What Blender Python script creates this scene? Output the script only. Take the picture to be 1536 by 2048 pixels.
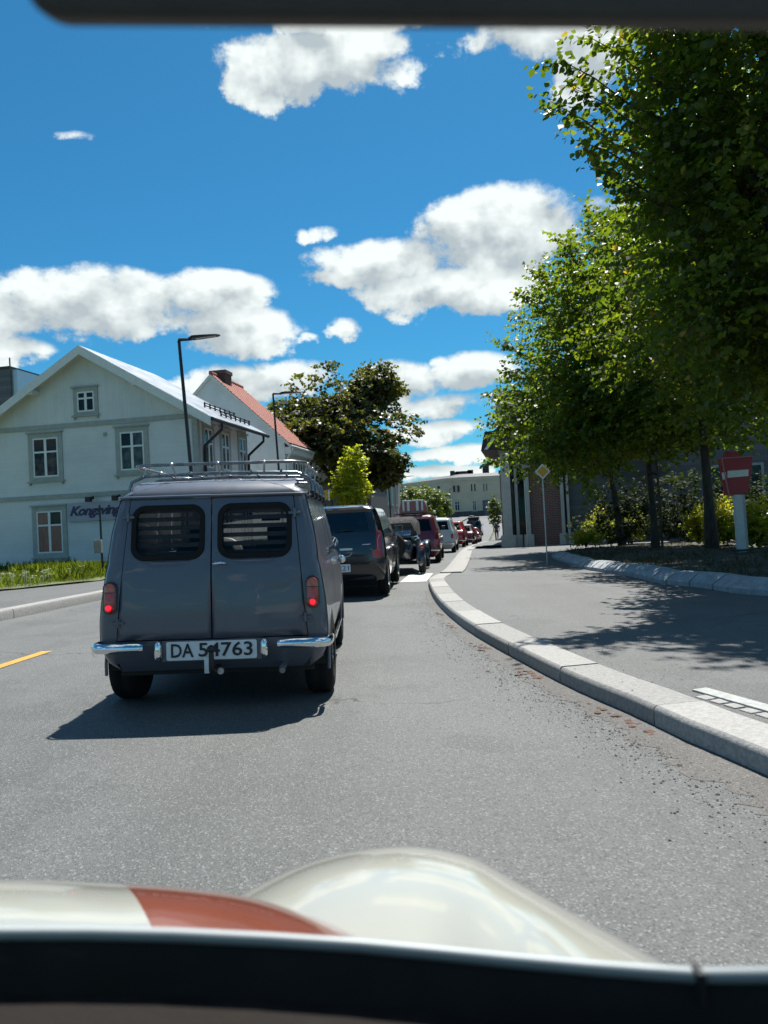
import bpy, bmesh, math, random
import numpy as np
from mathutils import Vector, Matrix, Euler

for o in list(bpy.data.objects):
    bpy.data.objects.remove(o, do_unlink=True)
scene = bpy.context.scene
COL = scene.collection
RAD = math.radians

# ------------------------------------------------------------------ camera
CAM_H, FPX = 1.08, 1540.0
ROLL, PITCH = RAD(2.9), math.atan(26 / 1540)
_f = Vector((0, math.cos(PITCH), math.sin(PITCH)))
_u0 = Vector((0, -math.sin(PITCH), math.cos(PITCH)))
_r0 = Vector((1, 0, 0))
_r = _r0 * math.cos(ROLL) - _u0 * math.sin(ROLL)
_u = _r0 * math.sin(ROLL) + _u0 * math.cos(ROLL)
cam_d = bpy.data.cameras.new('Camera')
cam = bpy.data.objects.new('Camera', cam_d)
COL.objects.link(cam)
m = Matrix((( _r.x, _u.x, -_f.x, 0), (_r.y, _u.y, -_f.y, 0), (_r.z, _u.z, -_f.z, CAM_H), (0, 0, 0, 1)))
cam.matrix_world = m
cam_d.sensor_fit = 'VERTICAL'
cam_d.sensor_height = 34.6
cam_d.lens = 34.6 * FPX / 2048
cam_d.clip_start = 0.02
cam_d.clip_end = 6000
cam_d.dof.use_dof = True
cam_d.dof.focus_distance = 7.0
cam_d.dof.aperture_fstop = 5.6
scene.camera = cam
scene.render.resolution_x, scene.render.resolution_y = 768, 1024

# ------------------------------------------------------------------ sun, sky, exposure
SUN_EL, SUN_AZ = RAD(62), RAD(18)          # azimuth measured from +Y towards +X
sd = bpy.data.lights.new('Sun', 'SUN')
sd.energy = 5.0
sd.angle = RAD(0.53)
sd.color = (1.0, 0.965, 0.9)
sun = bpy.data.objects.new('Sun', sd)
COL.objects.link(sun)
sdir = Vector((math.sin(SUN_AZ) * math.cos(SUN_EL), math.cos(SUN_AZ) * math.cos(SUN_EL), math.sin(SUN_EL)))
sun.rotation_euler = sdir.to_track_quat('Z', 'Y').to_euler()
sun.location = sdir * 60

scene.view_settings.view_transform = 'Standard'
scene.view_settings.look = 'None'
scene.view_settings.gamma = 1
scene.view_settings.use_curve_mapping = False
scene.view_settings.exposure = 0.72

world = bpy.data.worlds.new('World')
scene.world = world
world.use_nodes = True
wn, wl = world.node_tree.nodes, world.node_tree.links
wn.clear()


def ray(px, py):
    return _f + _r * ((px - 768) / FPX) + _u * ((1024 - py) / FPX)


class NB:
    """tiny node builder"""
    def __init__(s, nodes, links):
        s.n, s.l = nodes, links

    def put(s, sock, v):
        if isinstance(v, (int, float)):
            sock.default_value = v
        elif isinstance(v, (tuple, list)):
            sock.default_value = v
        else:
            s.l.new(v, sock)

    def math(s, op, a, b=None, c=None, clamp=False):
        n = s.n.new('ShaderNodeMath'); n.operation = op; n.use_clamp = clamp
        s.put(n.inputs[0], a)
        if b is not None: s.put(n.inputs[1], b)
        if c is not None: s.put(n.inputs[2], c)
        return n.outputs[0]

    def noise(s, vec, scale, detail=4, rough=0.5, dim='3D', dist=0.0):
        n = s.n.new('ShaderNodeTexNoise'); n.noise_dimensions = dim
        s.put(n.inputs['Vector'], vec)
        n.inputs['Scale'].default_value = scale
        n.inputs['Detail'].default_value = detail
        n.inputs['Roughness'].default_value = rough
        n.inputs['Distortion'].default_value = dist
        return n.outputs['Fac']

    def ramp(s, v, a, b, lo=0.0, hi=1.0, smooth=True):
        n = s.n.new('ShaderNodeMapRange')
        n.interpolation_type = 'SMOOTHSTEP' if smooth else 'LINEAR'
        s.put(n.inputs[0], v)
        n.inputs[1].default_value, n.inputs[2].default_value = a, b
        n.inputs[3].default_value, n.inputs[4].default_value = lo, hi
        return n.outputs[0]

    def mix(s, f, a, b, mode='MIX'):
        n = s.n.new('ShaderNodeMix'); n.data_type = 'RGBA'; n.blend_type = mode
        s.put(n.inputs[0], f)
        s.put(n.inputs[6], a if not (isinstance(a, tuple) and len(a) == 3) else (*a, 1))
        s.put(n.inputs[7], b if not (isinstance(b, tuple) and len(b) == 3) else (*b, 1))
        return n.outputs[2]

    def comb(s, x, y, z):
        n = s.n.new('ShaderNodeCombineXYZ')
        for i, v in enumerate((x, y, z)): s.put(n.inputs[i], v)
        return n.outputs[0]

    def sep(s, v):
        n = s.n.new('ShaderNodeSeparateXYZ'); s.put(n.inputs[0], v)
        return n.outputs


def build_world():
    nb = NB(wn, wl)
    out = wn.new('ShaderNodeOutputWorld')
    bg = wn.new('ShaderNodeBackground')
    bg.inputs['Strength'].default_value = 0.057
    sky = wn.new('ShaderNodeTexSky')
    sky.sky_type = 'NISHITA'
    sky.sun_disc = False
    sky.sun_elevation = SUN_EL
    sky.sun_rotation = SUN_AZ
    sky.air_density = 1.0
    sky.dust_density = 0.35
    sky.ozone_density = 3.2
    sky.altitude = 150
    tc = wn.new('ShaderNodeTexCoord')
    d = tc.outputs['Generated']
    x, y, z = nb.sep(d)
    az = nb.math('ARCTAN2', x, y)
    el = nb.math('ARCSINE', z)
    # warped sky coordinates give the puffs their broken outline
    wv = nb.comb(az, nb.math('MULTIPLY', el, 1.25), 0.0)
    n1 = nb.noise(wv, 9.0, 9, 0.60)
    n_lo = nb.noise(wv, 4.0, 1, 0.5)
    n2 = nb.noise(nb.comb(nb.math('ADD', az, 7.3), nb.math('MULTIPLY', el, 1.3), 2.1), 26.0, 6, 0.62)
    nA = nb.noise(wv, 9.0, 4, 0.5)
    nB = nb.noise(nb.comb(nb.math('ADD', az, 0.010), nb.math('MULTIPLY', nb.math('ADD', el, 0.026), 1.25), 0.0), 9.0, 4, 0.5)
    clouds = [  # px, py, half-width, half-height, weight : cumulus seen in the photograph
        (610, 142, 165, 52, 1.0), (520, 165, 80, 30, .8), (715, 98, 120, 32, .8), (720, 48, 220, 20, .55), (800, 130, 60, 22, .45),
        (1030, 70, 120, 40, .85), (1190, 115, 80, 62, .95), (1180, 55, 130, 40, .8),
        (985, 462, 145, 72, 1.05), (800, 525, 165, 42, .9), (1080, 480, 70, 50, .85), (910, 580, 180, 44, 1.0), (660, 557, 65, 20, .65),
        (190, 607, 140, 62, 1.05), (400, 585, 120, 40, .95), (460, 658, 120, 46, 1.0), (290, 640, 90, 30, .7),
        (0, 640, 75, 50, .8), (30, 702, 62, 26, .85), (20, 598, 40, 16, .6),
        (690, 660, 38, 23, .8), (600, 470, 28, 13, .5), (660, 463, 34, 12, .42), (612, 672, 18, 10, .5), (155, 268, 42, 9, .33),
        (889, 725, 30, 11, .6), (460, 775, 95, 40, .95), (590, 760, 80, 36, .8), (800, 770, 90, 46, .95), (950, 745, 85, 38, .9),
        (900, 815, 120, 26, .8), (880, 865, 110, 22, .85), (920, 905, 110, 16, .8), (880, 945, 110, 15, .75),
        (1180, 440, 60, 34, .6), (1140, 560, 50, 30, .5), (300, 800, 60, 26, .5), (-70, 640, 60, 60, .8),
    ]
    acc = None; accu = None
    wx = nb.math('MULTIPLY_ADD', n2, 0.030, nb.math('MULTIPLY_ADD', n_lo, 0.10, -0.065))
    wy = nb.math('MULTIPLY_ADD', n1, 0.050, -0.025)
    pw = nb.comb(nb.math('ADD', az, wx), nb.math('ADD', el, wy), 0.0)
    pu = nb.comb(nb.math('ADD', nb.math('ADD', az, wx), 0.006), nb.math('ADD', nb.math('ADD', el, wy), 0.016), 0.0)
    for px, py, hw, hh, wt in clouds:
        r = ray(px, py).normalized()
        a0, e0 = math.atan2(r.x, r.y), math.asin(r.z)
        ra, re = hw / FPX * 1.02, hh / FPX * 1.00
        def field(src):
            vm = wn.new('ShaderNodeVectorMath'); vm.operation = 'MULTIPLY_ADD'
            wl.new(src, vm.inputs[0])
            vm.inputs[1].default_value = (1 / ra, 1 / re, 0)
            vm.inputs[2].default_value = (-a0 / ra, -e0 / re, 0)
            dt = wn.new('ShaderNodeVectorMath'); dt.operation = 'DOT_PRODUCT'
            wl.new(vm.outputs[0], dt.inputs[0]); wl.new(vm.outputs[0], dt.inputs[1])
            return nb.math('MULTIPLY_ADD', dt.outputs['Value'], -0.72 * wt, 1.25 * wt)
        b = field(pw); bu = field(pu)
        acc = b if acc is None else nb.math('MAXIMUM', acc, b)
        accu = bu if accu is None else nb.math('MAXIMUM', accu, bu)
    # scattered cumulus over the rest of the sky, the same kind as in view
    den = nb.math('MAXIMUM', nb.math('ADD', z, 0.10), 0.12)
    pl = nb.comb(nb.math('DIVIDE', x, den), nb.math('DIVIDE', y, den), 4.0)
    gen = nb.noise(pl, 1.35, 2, 0.5)
    gen = nb.ramp(gen, 0.50, 0.70, -0.4, 1.1)
    inview = nb.math('MULTIPLY', nb.ramp(nb.math('ABSOLUTE', az), 0.50, 0.75, 1.0, 0.0),
                     nb.ramp(el, 0.62, 0.85, 1.0, 0.0))
    gen = nb.math('SUBTRACT', gen, nb.math('MULTIPLY', inview, 3.0))
    base = nb.math('MAXIMUM', acc, gen)
    detail = nb.math('ADD', nb.math('MULTIPLY', nb.math('SUBTRACT', n1, 0.5), 3.4), nb.math('MULTIPLY', nb.math('SUBTRACT', n2, 0.5), 0.9))
    dens = nb.math('ADD', base, detail)
    alpha = nb.ramp(dens, 0.22, 0.72)
    above = nb.ramp(z, 0.0, 0.03)
    alpha = nb.math('MULTIPLY', alpha, above)
    # bright billows, grey hollows and bases
    lit = nb.math('MULTIPLY_ADD', nb.math('SUBTRACT', nA, nB), 3.0, 0.34)
    grad = nb.math('MAXIMUM', nb.math('MINIMUM', nb.math('SUBTRACT', acc, accu), 0.6), -0.6)
    lit = nb.math('MULTIPLY_ADD', grad, nb.math('MULTIPLY', inview, 0.75), lit)
    lit = nb.math('ADD', lit, nb.math('MULTIPLY', nb.ramp(dens, 1.7, 0.45), 0.26))
    lit = nb.math('ADD', lit, nb.math('MULTIPLY', nb.math('SUBTRACT', n1, 0.5), 2.2))
    lit = nb.ramp(lit, 0.15, 0.95, 0, 1, False)
    ccol = nb.mix(lit, (5.2, 6.0, 6.4, 1), (10.2, 11.0, 10.8, 1))
    skyc = nb.mix(1.0, sky.outputs[0], (0.27, 0.92, 1.13, 1), 'MULTIPLY')
    col = nb.mix(alpha, skyc, ccol)
    wl.new(col, bg.inputs[0])
    wl.new(bg.outputs[0], out.inputs[0])


build_world()
if world.cycles:
    world.cycles.sampling_method = 'MANUAL'
    world.cycles.sample_map_resolution = 1024

# ------------------------------------------------------------------ ground height and pixel helpers
_tk = [(-60, 0), (14, 0), (22, -.02), (30, -.07), (40, -.18), (52, -.40), (66, -.60), (80, -.50), (100, 0.1), (130, 1.0), (170, 2.0), (240, 3.0), (600, 4.0), (1500, 5)]


def smooth_interp(kn, t):
    xs = [k[0] for k in kn]
    if t <= xs[0]: return kn[0][1]
    if t >= xs[-1]: return kn[-1][1]
    i = max(j for j in range(len(xs)) if xs[j] <= t)
    i = min(i, len(kn) - 2)
    def slope(j):
        if j <= 0 or j >= len(kn) - 1: return 0.0 if j <= 0 else (kn[-1][1] - kn[-2][1]) / (xs[-1] - xs[-2])
        return (kn[j + 1][1] - kn[j - 1][1]) / (xs[j + 1] - xs[j - 1])
    h = xs[i + 1] - xs[i]; u = (t - xs[i]) / h
    m0, m1 = slope(i) * h, slope(i + 1) * h
    return ((2*u**3-3*u*u+1)*kn[i][1] + (u**3-2*u*u+u)*m0 + (-2*u**3+3*u*u)*kn[i+1][1] + (u**3-u*u)*m1)


def gz(x, y):
    """ground height: street dips then climbs; everything falls 2 % to the right (road camber)"""
    return smooth_interp(_tk, y) - 0.02 * max(-6.0, min(3.0, x + 0.6))


def G(px, py, dz=0.0):
    """where the view ray of a photo pixel meets the ground"""
    d = ray(px, py); z = dz
    for _ in range(12):
        t = (z - CAM_H) / d.z
        p = Vector((0, 0, CAM_H)) + d * t
        z = 0.5 * z + 0.5 * (gz(p.x, p.y) + dz)
    return p


def D(px, py, Y):
    d = ray(px, py); t = Y / d.y
    return Vector((0, 0, CAM_H)) + d * t


def PL(px, py, p0, n):
    """where the view ray meets a (wall) plane"""
    d = ray(px, py); o = Vector((0, 0, CAM_H))
    return o + d * ((p0 - o).dot(n) / d.dot(n))


# ------------------------------------------------------------------ mesh and object helpers
class MB:
    def __init__(s):
        s.v, s.f, s.mi = [], [], []
        s.m = 0

    def add(s, vs, fs):
        b = len(s.v)
        s.v += [tuple(v) for v in vs]
        s.f += [tuple(b + i for i in f) for f in fs]
        s.mi += [s.m] * len(fs)
        return s

    def box(s, c, size, rot=None):
        hx, hy, hz = size[0] / 2, size[1] / 2, size[2] / 2
        vs = [Vector((x, y, z)) for x in (-hx, hx) for y in (-hy, hy) for z in (-hz, hz)]
        if rot is not None: vs = [rot @ v for v in vs]
        c = Vector(c)
        return s.add([v + c for v in vs], [(0,1,3,2),(4,6,7,5),(0,4,5,1),(2,3,7,6),(0,2,6,4),(1,5,7,3)])

    def bbox(s, a, b):
        a, b = Vector(a), Vector(b)
        return s.box((a + b) / 2, [abs(q) for q in (b - a)])

    def hexa(s, p):
        """8 points: bottom 0-3 ccw, top 4-7"""
        return s.add(p, [(3,2,1,0),(4,5,6,7),(0,1,5,4),(1,2,6,5),(2,3,7,6),(3,0,4,7)])

    def quad(s, a, b, c, d):
        return s.add([a, b, c, d], [(0, 1, 2, 3)])

    def rings(s, rs, closed=True, cap0=True, cap1=True):
        n = len(rs[0]); vs = [v for r in rs for v in r]; fs = []
        for i in range(len(rs) - 1):
            for k in range(n if closed else n - 1):
                k2 = (k + 1) % n
                fs.append((i*n+k, i*n+k2, (i+1)*n+k2, (i+1)*n+k))
        if cap0: fs.append(tuple(reversed(range(n))))
        if cap1: fs.append(tuple((len(rs)-1)*n + k for k in range(n)))
        return s.add(vs, fs)

    def tube(s, pts, rad, n=8, cap=True):
        pts = [Vector(p) for p in pts]
        if not isinstance(rad, (list, tuple)): rad = [rad] * len(pts)
        rs = []; prev = None
        for i, p in enumerate(pts):
            t = (pts[min(i+1, len(pts)-1)] - pts[max(i-1, 0)]).normalized()
            if prev is None:
                a = t.orthogonal().normalized()
            else:
                a = (prev - t * prev.dot(t))
                a = a.normalized() if a.length > 1e-6 else t.orthogonal().normalized()
            prev = a; b = t.cross(a)
            rs.append([p + (a * math.cos(2*math.pi*k/n) + b * math.sin(2*math.pi*k/n)) * rad[i] for k in range(n)])
        return s.rings(rs, True, cap, cap)

    def cyl(s, c, axis, r, h, n=20, r2=None):
        c = Vector(c); ax = Vector(axis).normalized()
        return s.tube([c - ax*h/2, c + ax*h/2], [r, r if r2 is None else r2], n)

    def lathe(s, c, axis, prof, n=24):
        """prof: list of (radius, offset along axis)"""
        c = Vector(c); t = Vector(axis).normalized(); a = t.orthogonal().normalized(); b = t.cross(a)
        rs = [[c + t*o + (a*math.cos(2*math.pi*k/n) + b*math.sin(2*math.pi*k/n))*max(r, 1e-4) for k in range(n)] for r, o in prof]
        return s.rings(rs, True, True, True)

    def prism(s, poly, ext):
        """polygon (list of 3D points) extruded by vector ext"""
        n = len(poly); ext = Vector(ext); p = [Vector(q) for q in poly]
        return s.rings([p, [q + ext for q in p]])

    def build(s, name, mat, parent=None, smooth=None, label=None, bevel=0.0, kind=None, recalc=True):
        me = bpy.data.meshes.new(name)
        me.from_pydata(s.v, [], s.f)
        mats = mat if isinstance(mat, (list, tuple)) else [mat]
        for q in mats: me.materials.append(q)
        if len(mats) > 1: me.polygons.foreach_set('material_index', s.mi)
        if recalc:
            bm = bmesh.new(); bm.from_mesh(me)
            if bevel: pass
            bmesh.ops.recalc_face_normals(bm, faces=bm.faces)
            bm.to_mesh(me); bm.free()
        if smooth is not None:
            me.shade_smooth()
            me.set_sharp_from_angle(angle=RAD(smooth))
        o = bpy.data.objects.new(name, me)
        COL.objects.link(o)
        if bevel:
            md = o.modifiers.new('Bevel', 'BEVEL'); md.width = bevel; md.segments = 2; md.limit_method = 'ANGLE'; md.angle_limit = RAD(40)
        if parent is not None: o.parent = parent
        if label: o['label'] = label
        if kind: o['kind'] = kind
        return o


def empty(name, loc=(0, 0, 0), label=None, cat=None, group=None, kind=None, rot=(0, 0, 0)):
    o = bpy.data.objects.new(name, None)
    COL.objects.link(o)
    o.location = loc
    o.rotation_euler = rot
    o.empty_display_size = 0.2
    return tag(o, label, cat, group, kind)


def tag(o, label=None, cat=None, group=None, kind=None):
    if label: o['label'] = label
    if cat: o['category'] = cat
    if group: o['group'] = group
    if kind: o['kind'] = kind
    return o


def copy_tree(o, parent=None):
    c = o.copy(); COL.objects.link(c); c.parent = parent
    for ch in list(o.children): copy_tree(ch, c)
    return c


def text_mesh(txt, size, name, mat, parent, origin, ux, uy, extrude=0.002, shear=0.0, offset=0.0, spacing=1.0, width=None, kind=None):
    """flat lettering as a mesh; ux, uy: unit vectors of the text plane; origin = lower left"""
    cu = bpy.data.curves.new(name + '_c', 'FONT')
    cu.body = txt; cu.size = size; cu.shear = shear; cu.offset = offset; cu.space_character = spacing; cu.extrude = extrude
    cu.resolution_u = 3
    t = bpy.data.objects.new(name + '_t', cu); COL.objects.link(t)
    bpy.context.view_layer.update()
    dg = bpy.context.evaluated_depsgraph_get()
    me = bpy.data.meshes.new_from_object(t.evaluated_get(dg))
    bpy.data.objects.remove(t, do_unlink=True)
    me.name = name
    ux, uy = Vector(ux), Vector(uy); uz = ux.cross(uy)
    xs = [v.co.x for v in me.vertices]; ys = [v.co.y for v in me.vertices]
    x0, x1, y0 = min(xs), max(xs), min(ys)
    k = (width / (x1 - x0)) if width else 1.0
    for v in me.vertices:
        c = v.co.copy()
        v.co = Vector(origin) + ux * (c.x - x0) * k + uy * (c.y - y0) + uz * c.z
    me.materials.clear(); me.materials.append(mat)
    o = bpy.data.objects.new(name, me); COL.objects.link(o)
    if parent is not None: o.parent = parent
    return o


# ------------------------------------------------------------------ materials
MATS = {}


def mat(name, col, rough=0.6, metal=0.0, var=0.12, vscale=6.0, bump=0.0, bscale=60.0, coat=0.0, spec=0.5, dirt=None, coord='Object', stretch=(1, 1, 1), emit=None):
    if name in MATS: return MATS[name]
    M = bpy.data.materials.new(name); M.use_nodes = True
    n, l = M.node_tree.nodes, M.node_tree.links
    nb = NB(n, l); p = n['Principled BSDF']
    tc = n.new('ShaderNodeTexCoord'); mp = n.new('ShaderNodeMapping'); mp.inputs['Scale'].default_value = stretch
    l.new(tc.outputs[coord], mp.inputs[0]); v = mp.outputs[0]
    f = nb.noise(v, vscale, 5, 0.6)
    lo = tuple(max(0, c * (1 - var)) for c in col); hi = tuple(min(1, c * (1 + var)) for c in col)
    c = nb.mix(nb.ramp(f, 0.3, 0.7), lo, hi)
    if dirt:
        f2 = nb.noise(v, dirt[1], 6, 0.7)
        c = nb.mix(nb.ramp(f2, dirt[2], dirt[2] + 0.18, 0, dirt[3]), c, dirt[0])
    l.new(c, p.inputs['Base Color'])
    l.new(nb.ramp(f, 0.2, 0.8, max(0.02, rough * 0.85), min(1, rough * 1.15)), p.inputs['Roughness'])
    p.inputs['Metallic'].default_value = metal
    p.inputs['Specular IOR Level'].default_value = spec
    if coat:
        p.inputs['Coat Weight'].default_value = coat; p.inputs['Coat Roughness'].default_value = 0.04
    if bump:
        b = n.new('ShaderNodeBump'); b.inputs['Strength'].default_value = bump; b.inputs['Distance'].default_value = 0.01
        l.new(nb.noise(v, bscale, 4, 0.6), b.inputs['Height']); l.new(b.outputs[0], p.inputs['Normal'])
    if emit:
        p.inputs['Emission Color'].default_value = (*emit[0], 1); p.inputs['Emission Strength'].default_value = emit[1]
    MATS[name] = M
    return M


def glass(name, tint, refl=0.9, rough=0.02):
    if name in MATS: return MATS[name]
    M = bpy.data.materials.new(name); M.use_nodes = True
    n, l = M.node_tree.nodes, M.node_tree.links
    nb = NB(n, l); n.remove(n['Principled BSDF'])
    t = n.new('ShaderNodeBsdfTransparent'); t.inputs[0].default_value = (*tint, 1)
    g = n.new('ShaderNodeBsdfGlossy'); g.inputs['Roughness'].default_value = rough
    fr = n.new('ShaderNodeFresnel'); fr.inputs[0].default_value = 1.5
    geo = n.new('ShaderNodeTexCoord')
    wob = n.new('ShaderNodeBump'); wob.inputs['Strength'].default_value = 0.04; wob.inputs['Distance'].default_value = 0.02
    l.new(nb.noise(geo.outputs['Object'], 3.0, 2), wob.inputs['Height']); l.new(wob.outputs[0], g.inputs['Normal'])
    ms = n.new('ShaderNodeMixShader')
    l.new(nb.math('MULTIPLY', fr.outputs[0], refl, clamp=True), ms.inputs[0]); l.new(t.outputs[0], ms.inputs[1]); l.new(g.outputs[0], ms.inputs[2])
    l.new(ms.outputs[0], n['Material Output'].inputs[0])
    MATS[name] = M
    return M


def leaf_mat(name, cols, trans=0.5, rough=0.45):
    if name in MATS: return MATS[name]
    M = bpy.data.materials.new(name); M.use_nodes = True
    n, l = M.node_tree.nodes, M.node_tree.links
    nb = NB(n, l); p = n['Principled BSDF']
    at = n.new('ShaderNodeAttribute'); at.attribute_name = 'tone'; at.attribute_type = 'GEOMETRY'
    f = at.outputs['Fac']
    c = nb.mix(nb.ramp(f, 0.0, 0.5, 0, 1, False), cols[0], cols[1])
    c = nb.mix(nb.ramp(f, 0.5, 0.94, 0, 1, False), c, cols[2])
    if len(cols) > 3: c = nb.mix(nb.ramp(f, 0.94, 0.97, 0, 1, False), c, cols[3])
    l.new(c, p.inputs['Base Color']); p.inputs['Roughness'].default_value = rough
    tr = n.new('ShaderNodeBsdfTranslucent')
    l.new(nb.mix(1.0, c, (2.3, 2.2, 0.5, 1), 'MULTIPLY'), tr.inputs[0])
    ms = n.new('ShaderNodeMixShader'); ms.inputs[0].default_value = trans
    l.new(p.outputs[0], ms.inputs[1]); l.new(tr.outputs[0], ms.inputs[2])
    l.new(ms.outputs[0], n['Material Output'].inputs[0])
    MATS[name] = M
    return M


def asphalt(name, base, light, speck, patch):
    M = bpy.data.materials.new(name); M.use_nodes = True
    n, l = M.node_tree.nodes, M.node_tree.links
    nb = NB(n, l); p = n['Principled BSDF']
    tc = n.new('ShaderNodeTexCoord'); v = tc.outputs['Object']
    big = nb.noise(v, 0.35, 6, 0.62); mid = nb.noise(v, 2.6, 5, 0.6); fine = nb.noise(v, 95, 3, 0.7)
    x, y, z = nb.sep(v)
    track = nb.noise(nb.comb(nb.math('MULTIPLY', x, 1.4), nb.math('MULTIPLY', y, 0.045), 0.0), 1.0, 4, 0.55)
    c = nb.mix(nb.ramp(big, 0.3, 0.7), base, light)
    c = nb.mix(nb.ramp(track, 0.42, 0.66, 0, 0.35), c, tuple(q * 0.72 for q in base))
    p2 = nb.noise(v, 0.75, 7, 0.68)
    c = nb.mix(nb.ramp(p2, 0.53, 0.60, 0, 0.34), c, tuple(q * 0.62 for q in base))
    c = nb.mix(nb.ramp(mid, 0.55, 0.75, 0, 0.30), c, tuple(q * 1.25 for q in light))
    vo = n.new('ShaderNodeTexVoronoi'); vo.inputs['Scale'].default_value = 150
    l.new(v, vo.inputs['Vector'])
    r, g_, b_ = nb.sep(vo.outputs['Color'])
    c = nb.mix(nb.ramp(r, 0.80, 0.99, 0, 0.75), c, speck)
    c = nb.mix(nb.ramp(g_, 0.55, 0.95, 0, 0.6), c, tuple(q * 0.40 for q in base))
    # old repair seams and cracks
    cr = n.new('ShaderNodeTexVoronoi'); cr.feature = 'DISTANCE_TO_EDGE'; cr.inputs['Scale'].default_value = 0.33
    wv = nb.noise(v, 1.6, 5, 0.6)
    cv = nb.comb(nb.math('ADD', x, nb.math('MULTIPLY', wv, 1.1)), nb.math('ADD', y, nb.math('MULTIPLY', wv, 0.9)), 0.0)
    l.new(cv, cr.inputs['Vector'])
    cm = nb.math('MULTIPLY', nb.ramp(cr.outputs['Distance'], 0.0, 0.008, 1, 0), nb.ramp(big, 0.52, 0.60))
    c = nb.mix(nb.math('MULTIPLY', cm, patch), c, (0.012, 0.012, 0.013, 1))
    l.new(c, p.inputs['Base Color'])
    p.inputs['Roughness'].default_value = 0.66
    p.inputs['Specular IOR Level'].default_value = 0.42
    b = n.new('ShaderNodeBump'); b.inputs['Strength'].default_value = 0.6; b.inputs['Distance'].default_value = 0.008
    l.new(nb.math('ADD', nb.math('MULTIPLY', vo.outputs['Distance'], 0.6), fine), b.inputs['Height'])
    l.new(b.outputs[0], p.inputs['Normal'])
    MATS[name] = M
    return M


A_ROAD = asphalt('road asphalt', (0.092, 0.0965, 0.0935), (0.126, 0.130, 0.126), (0.23, 0.235, 0.23), 0.8)
A_PAVE = asphalt('pavement asphalt', (0.097, 0.0995, 0.0975), (0.124, 0.127, 0.124), (0.21, 0.21, 0.20), 0.8)
M_GRANITE = mat('granite kerb', (0.285, 0.278, 0.262), 0.8, var=0.18, vscale=40, bump=0.35, bscale=130, dirt=((0.13, 0.12, 0.11), 9, 0.62, 0.55))
M_GRANITES = [M_GRANITE, mat('granite kerb pale', (0.31, 0.303, 0.285), 0.8, var=0.2, vscale=46, bump=0.4, bscale=120, dirt=((0.15, 0.14, 0.13), 14, 0.60, 0.6)), mat('granite kerb dull', (0.25, 0.245, 0.232), 0.82, var=0.2, vscale=36, bump=0.4, bscale=140, dirt=((0.12, 0.11, 0.10), 7, 0.60, 0.5))]
M_SOIL = mat('bed soil', (0.055, 0.047, 0.032), 0.95, var=0.45, vscale=3, bump=0.8, bscale=25, dirt=((0.05, 0.07, 0.022), 2.2, 0.50, 0.8))
M_EARTH = mat('earth', (0.10, 0.11, 0.055), 0.95, var=0.35, vscale=0.5, bump=0.4, bscale=8)
M_YELLOW = mat('yellow road paint', (0.62, 0.28, 0.035), 0.7, var=0.15, vscale=20)
M_WHITEP = mat('white road paint', (0.62, 0.62, 0.58), 0.75, var=0.25, vscale=14, dirt=((0.16, 0.16, 0.16), 30, 0.58, 0.8))
M_CHROME = mat('chrome', (0.78, 0.80, 0.82), 0.06, 1.0, var=0.03)
M_STEEL = mat('galvanised steel', (0.45, 0.46, 0.47), 0.38, 0.85, var=0.15, vscale=20)
M_RUBBER = mat('rubber', (0.015, 0.014, 0.014), 0.9, var=0.25, vscale=20, bump=0.1, bscale=60, spec=.2)
M_BLACK = mat('black plastic', (0.014, 0.014, 0.015), 0.5, var=0.2)
M_BLACKM = mat('black metal', (0.020, 0.020, 0.023), 0.45, 0.2, var=0.2)
M_SEAM = mat('seam shadow gap', (0.012, 0.012, 0.014), 0.9)
M_UNDER = mat('underbody', (0.022, 0.018, 0.017), 0.9, var=0.4, vscale=8)
M_DASH = mat('dashboard vinyl', (0.017, 0.014, 0.012), 0.9, var=0.3, vscale=30, bump=0.2, bscale=200, spec=.2)
M_RACK = mat('dull rack tube', (0.22, 0.23, 0.24), 0.28, 0.9, var=0.2, vscale=20)
M_GLASS = glass('car glass', (0.86, 0.90, 0.88), .8)
M_GLASSD = glass('dark glass', (0.16, 0.20, 0.21))
M_PANE = glass('window pane', (0.55, 0.58, 0.58), 1.6)
M_REDL = mat('red lens', (0.42, 0.012, 0.016), 0.12, coat=0.8, var=0.2, vscale=60)
M_REDLIT = mat('lit red lens', (0.75, 0.02, 0.03), 0.12, coat=0.6, emit=((1.0, 0.008, 0.03), 0.8))
M_AMBER = mat('amber lens', (0.45, 0.085, 0.02), 0.14, coat=0.8, var=0.2, vscale=60)
M_PLATE = mat('plate white', (0.70, 0.72, 0.72), 0.35, var=0.05)
M_PLATEY = mat('plate yellow', (0.80, 0.38, 0.03), 0.4, var=0.08)
M_INK = mat('plate black', (0.012, 0.012, 0.018), 0.5)
M_WHITE = mat('white paint', (0.66, 0.67, 0.66), 0.4, var=0.05)
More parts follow.
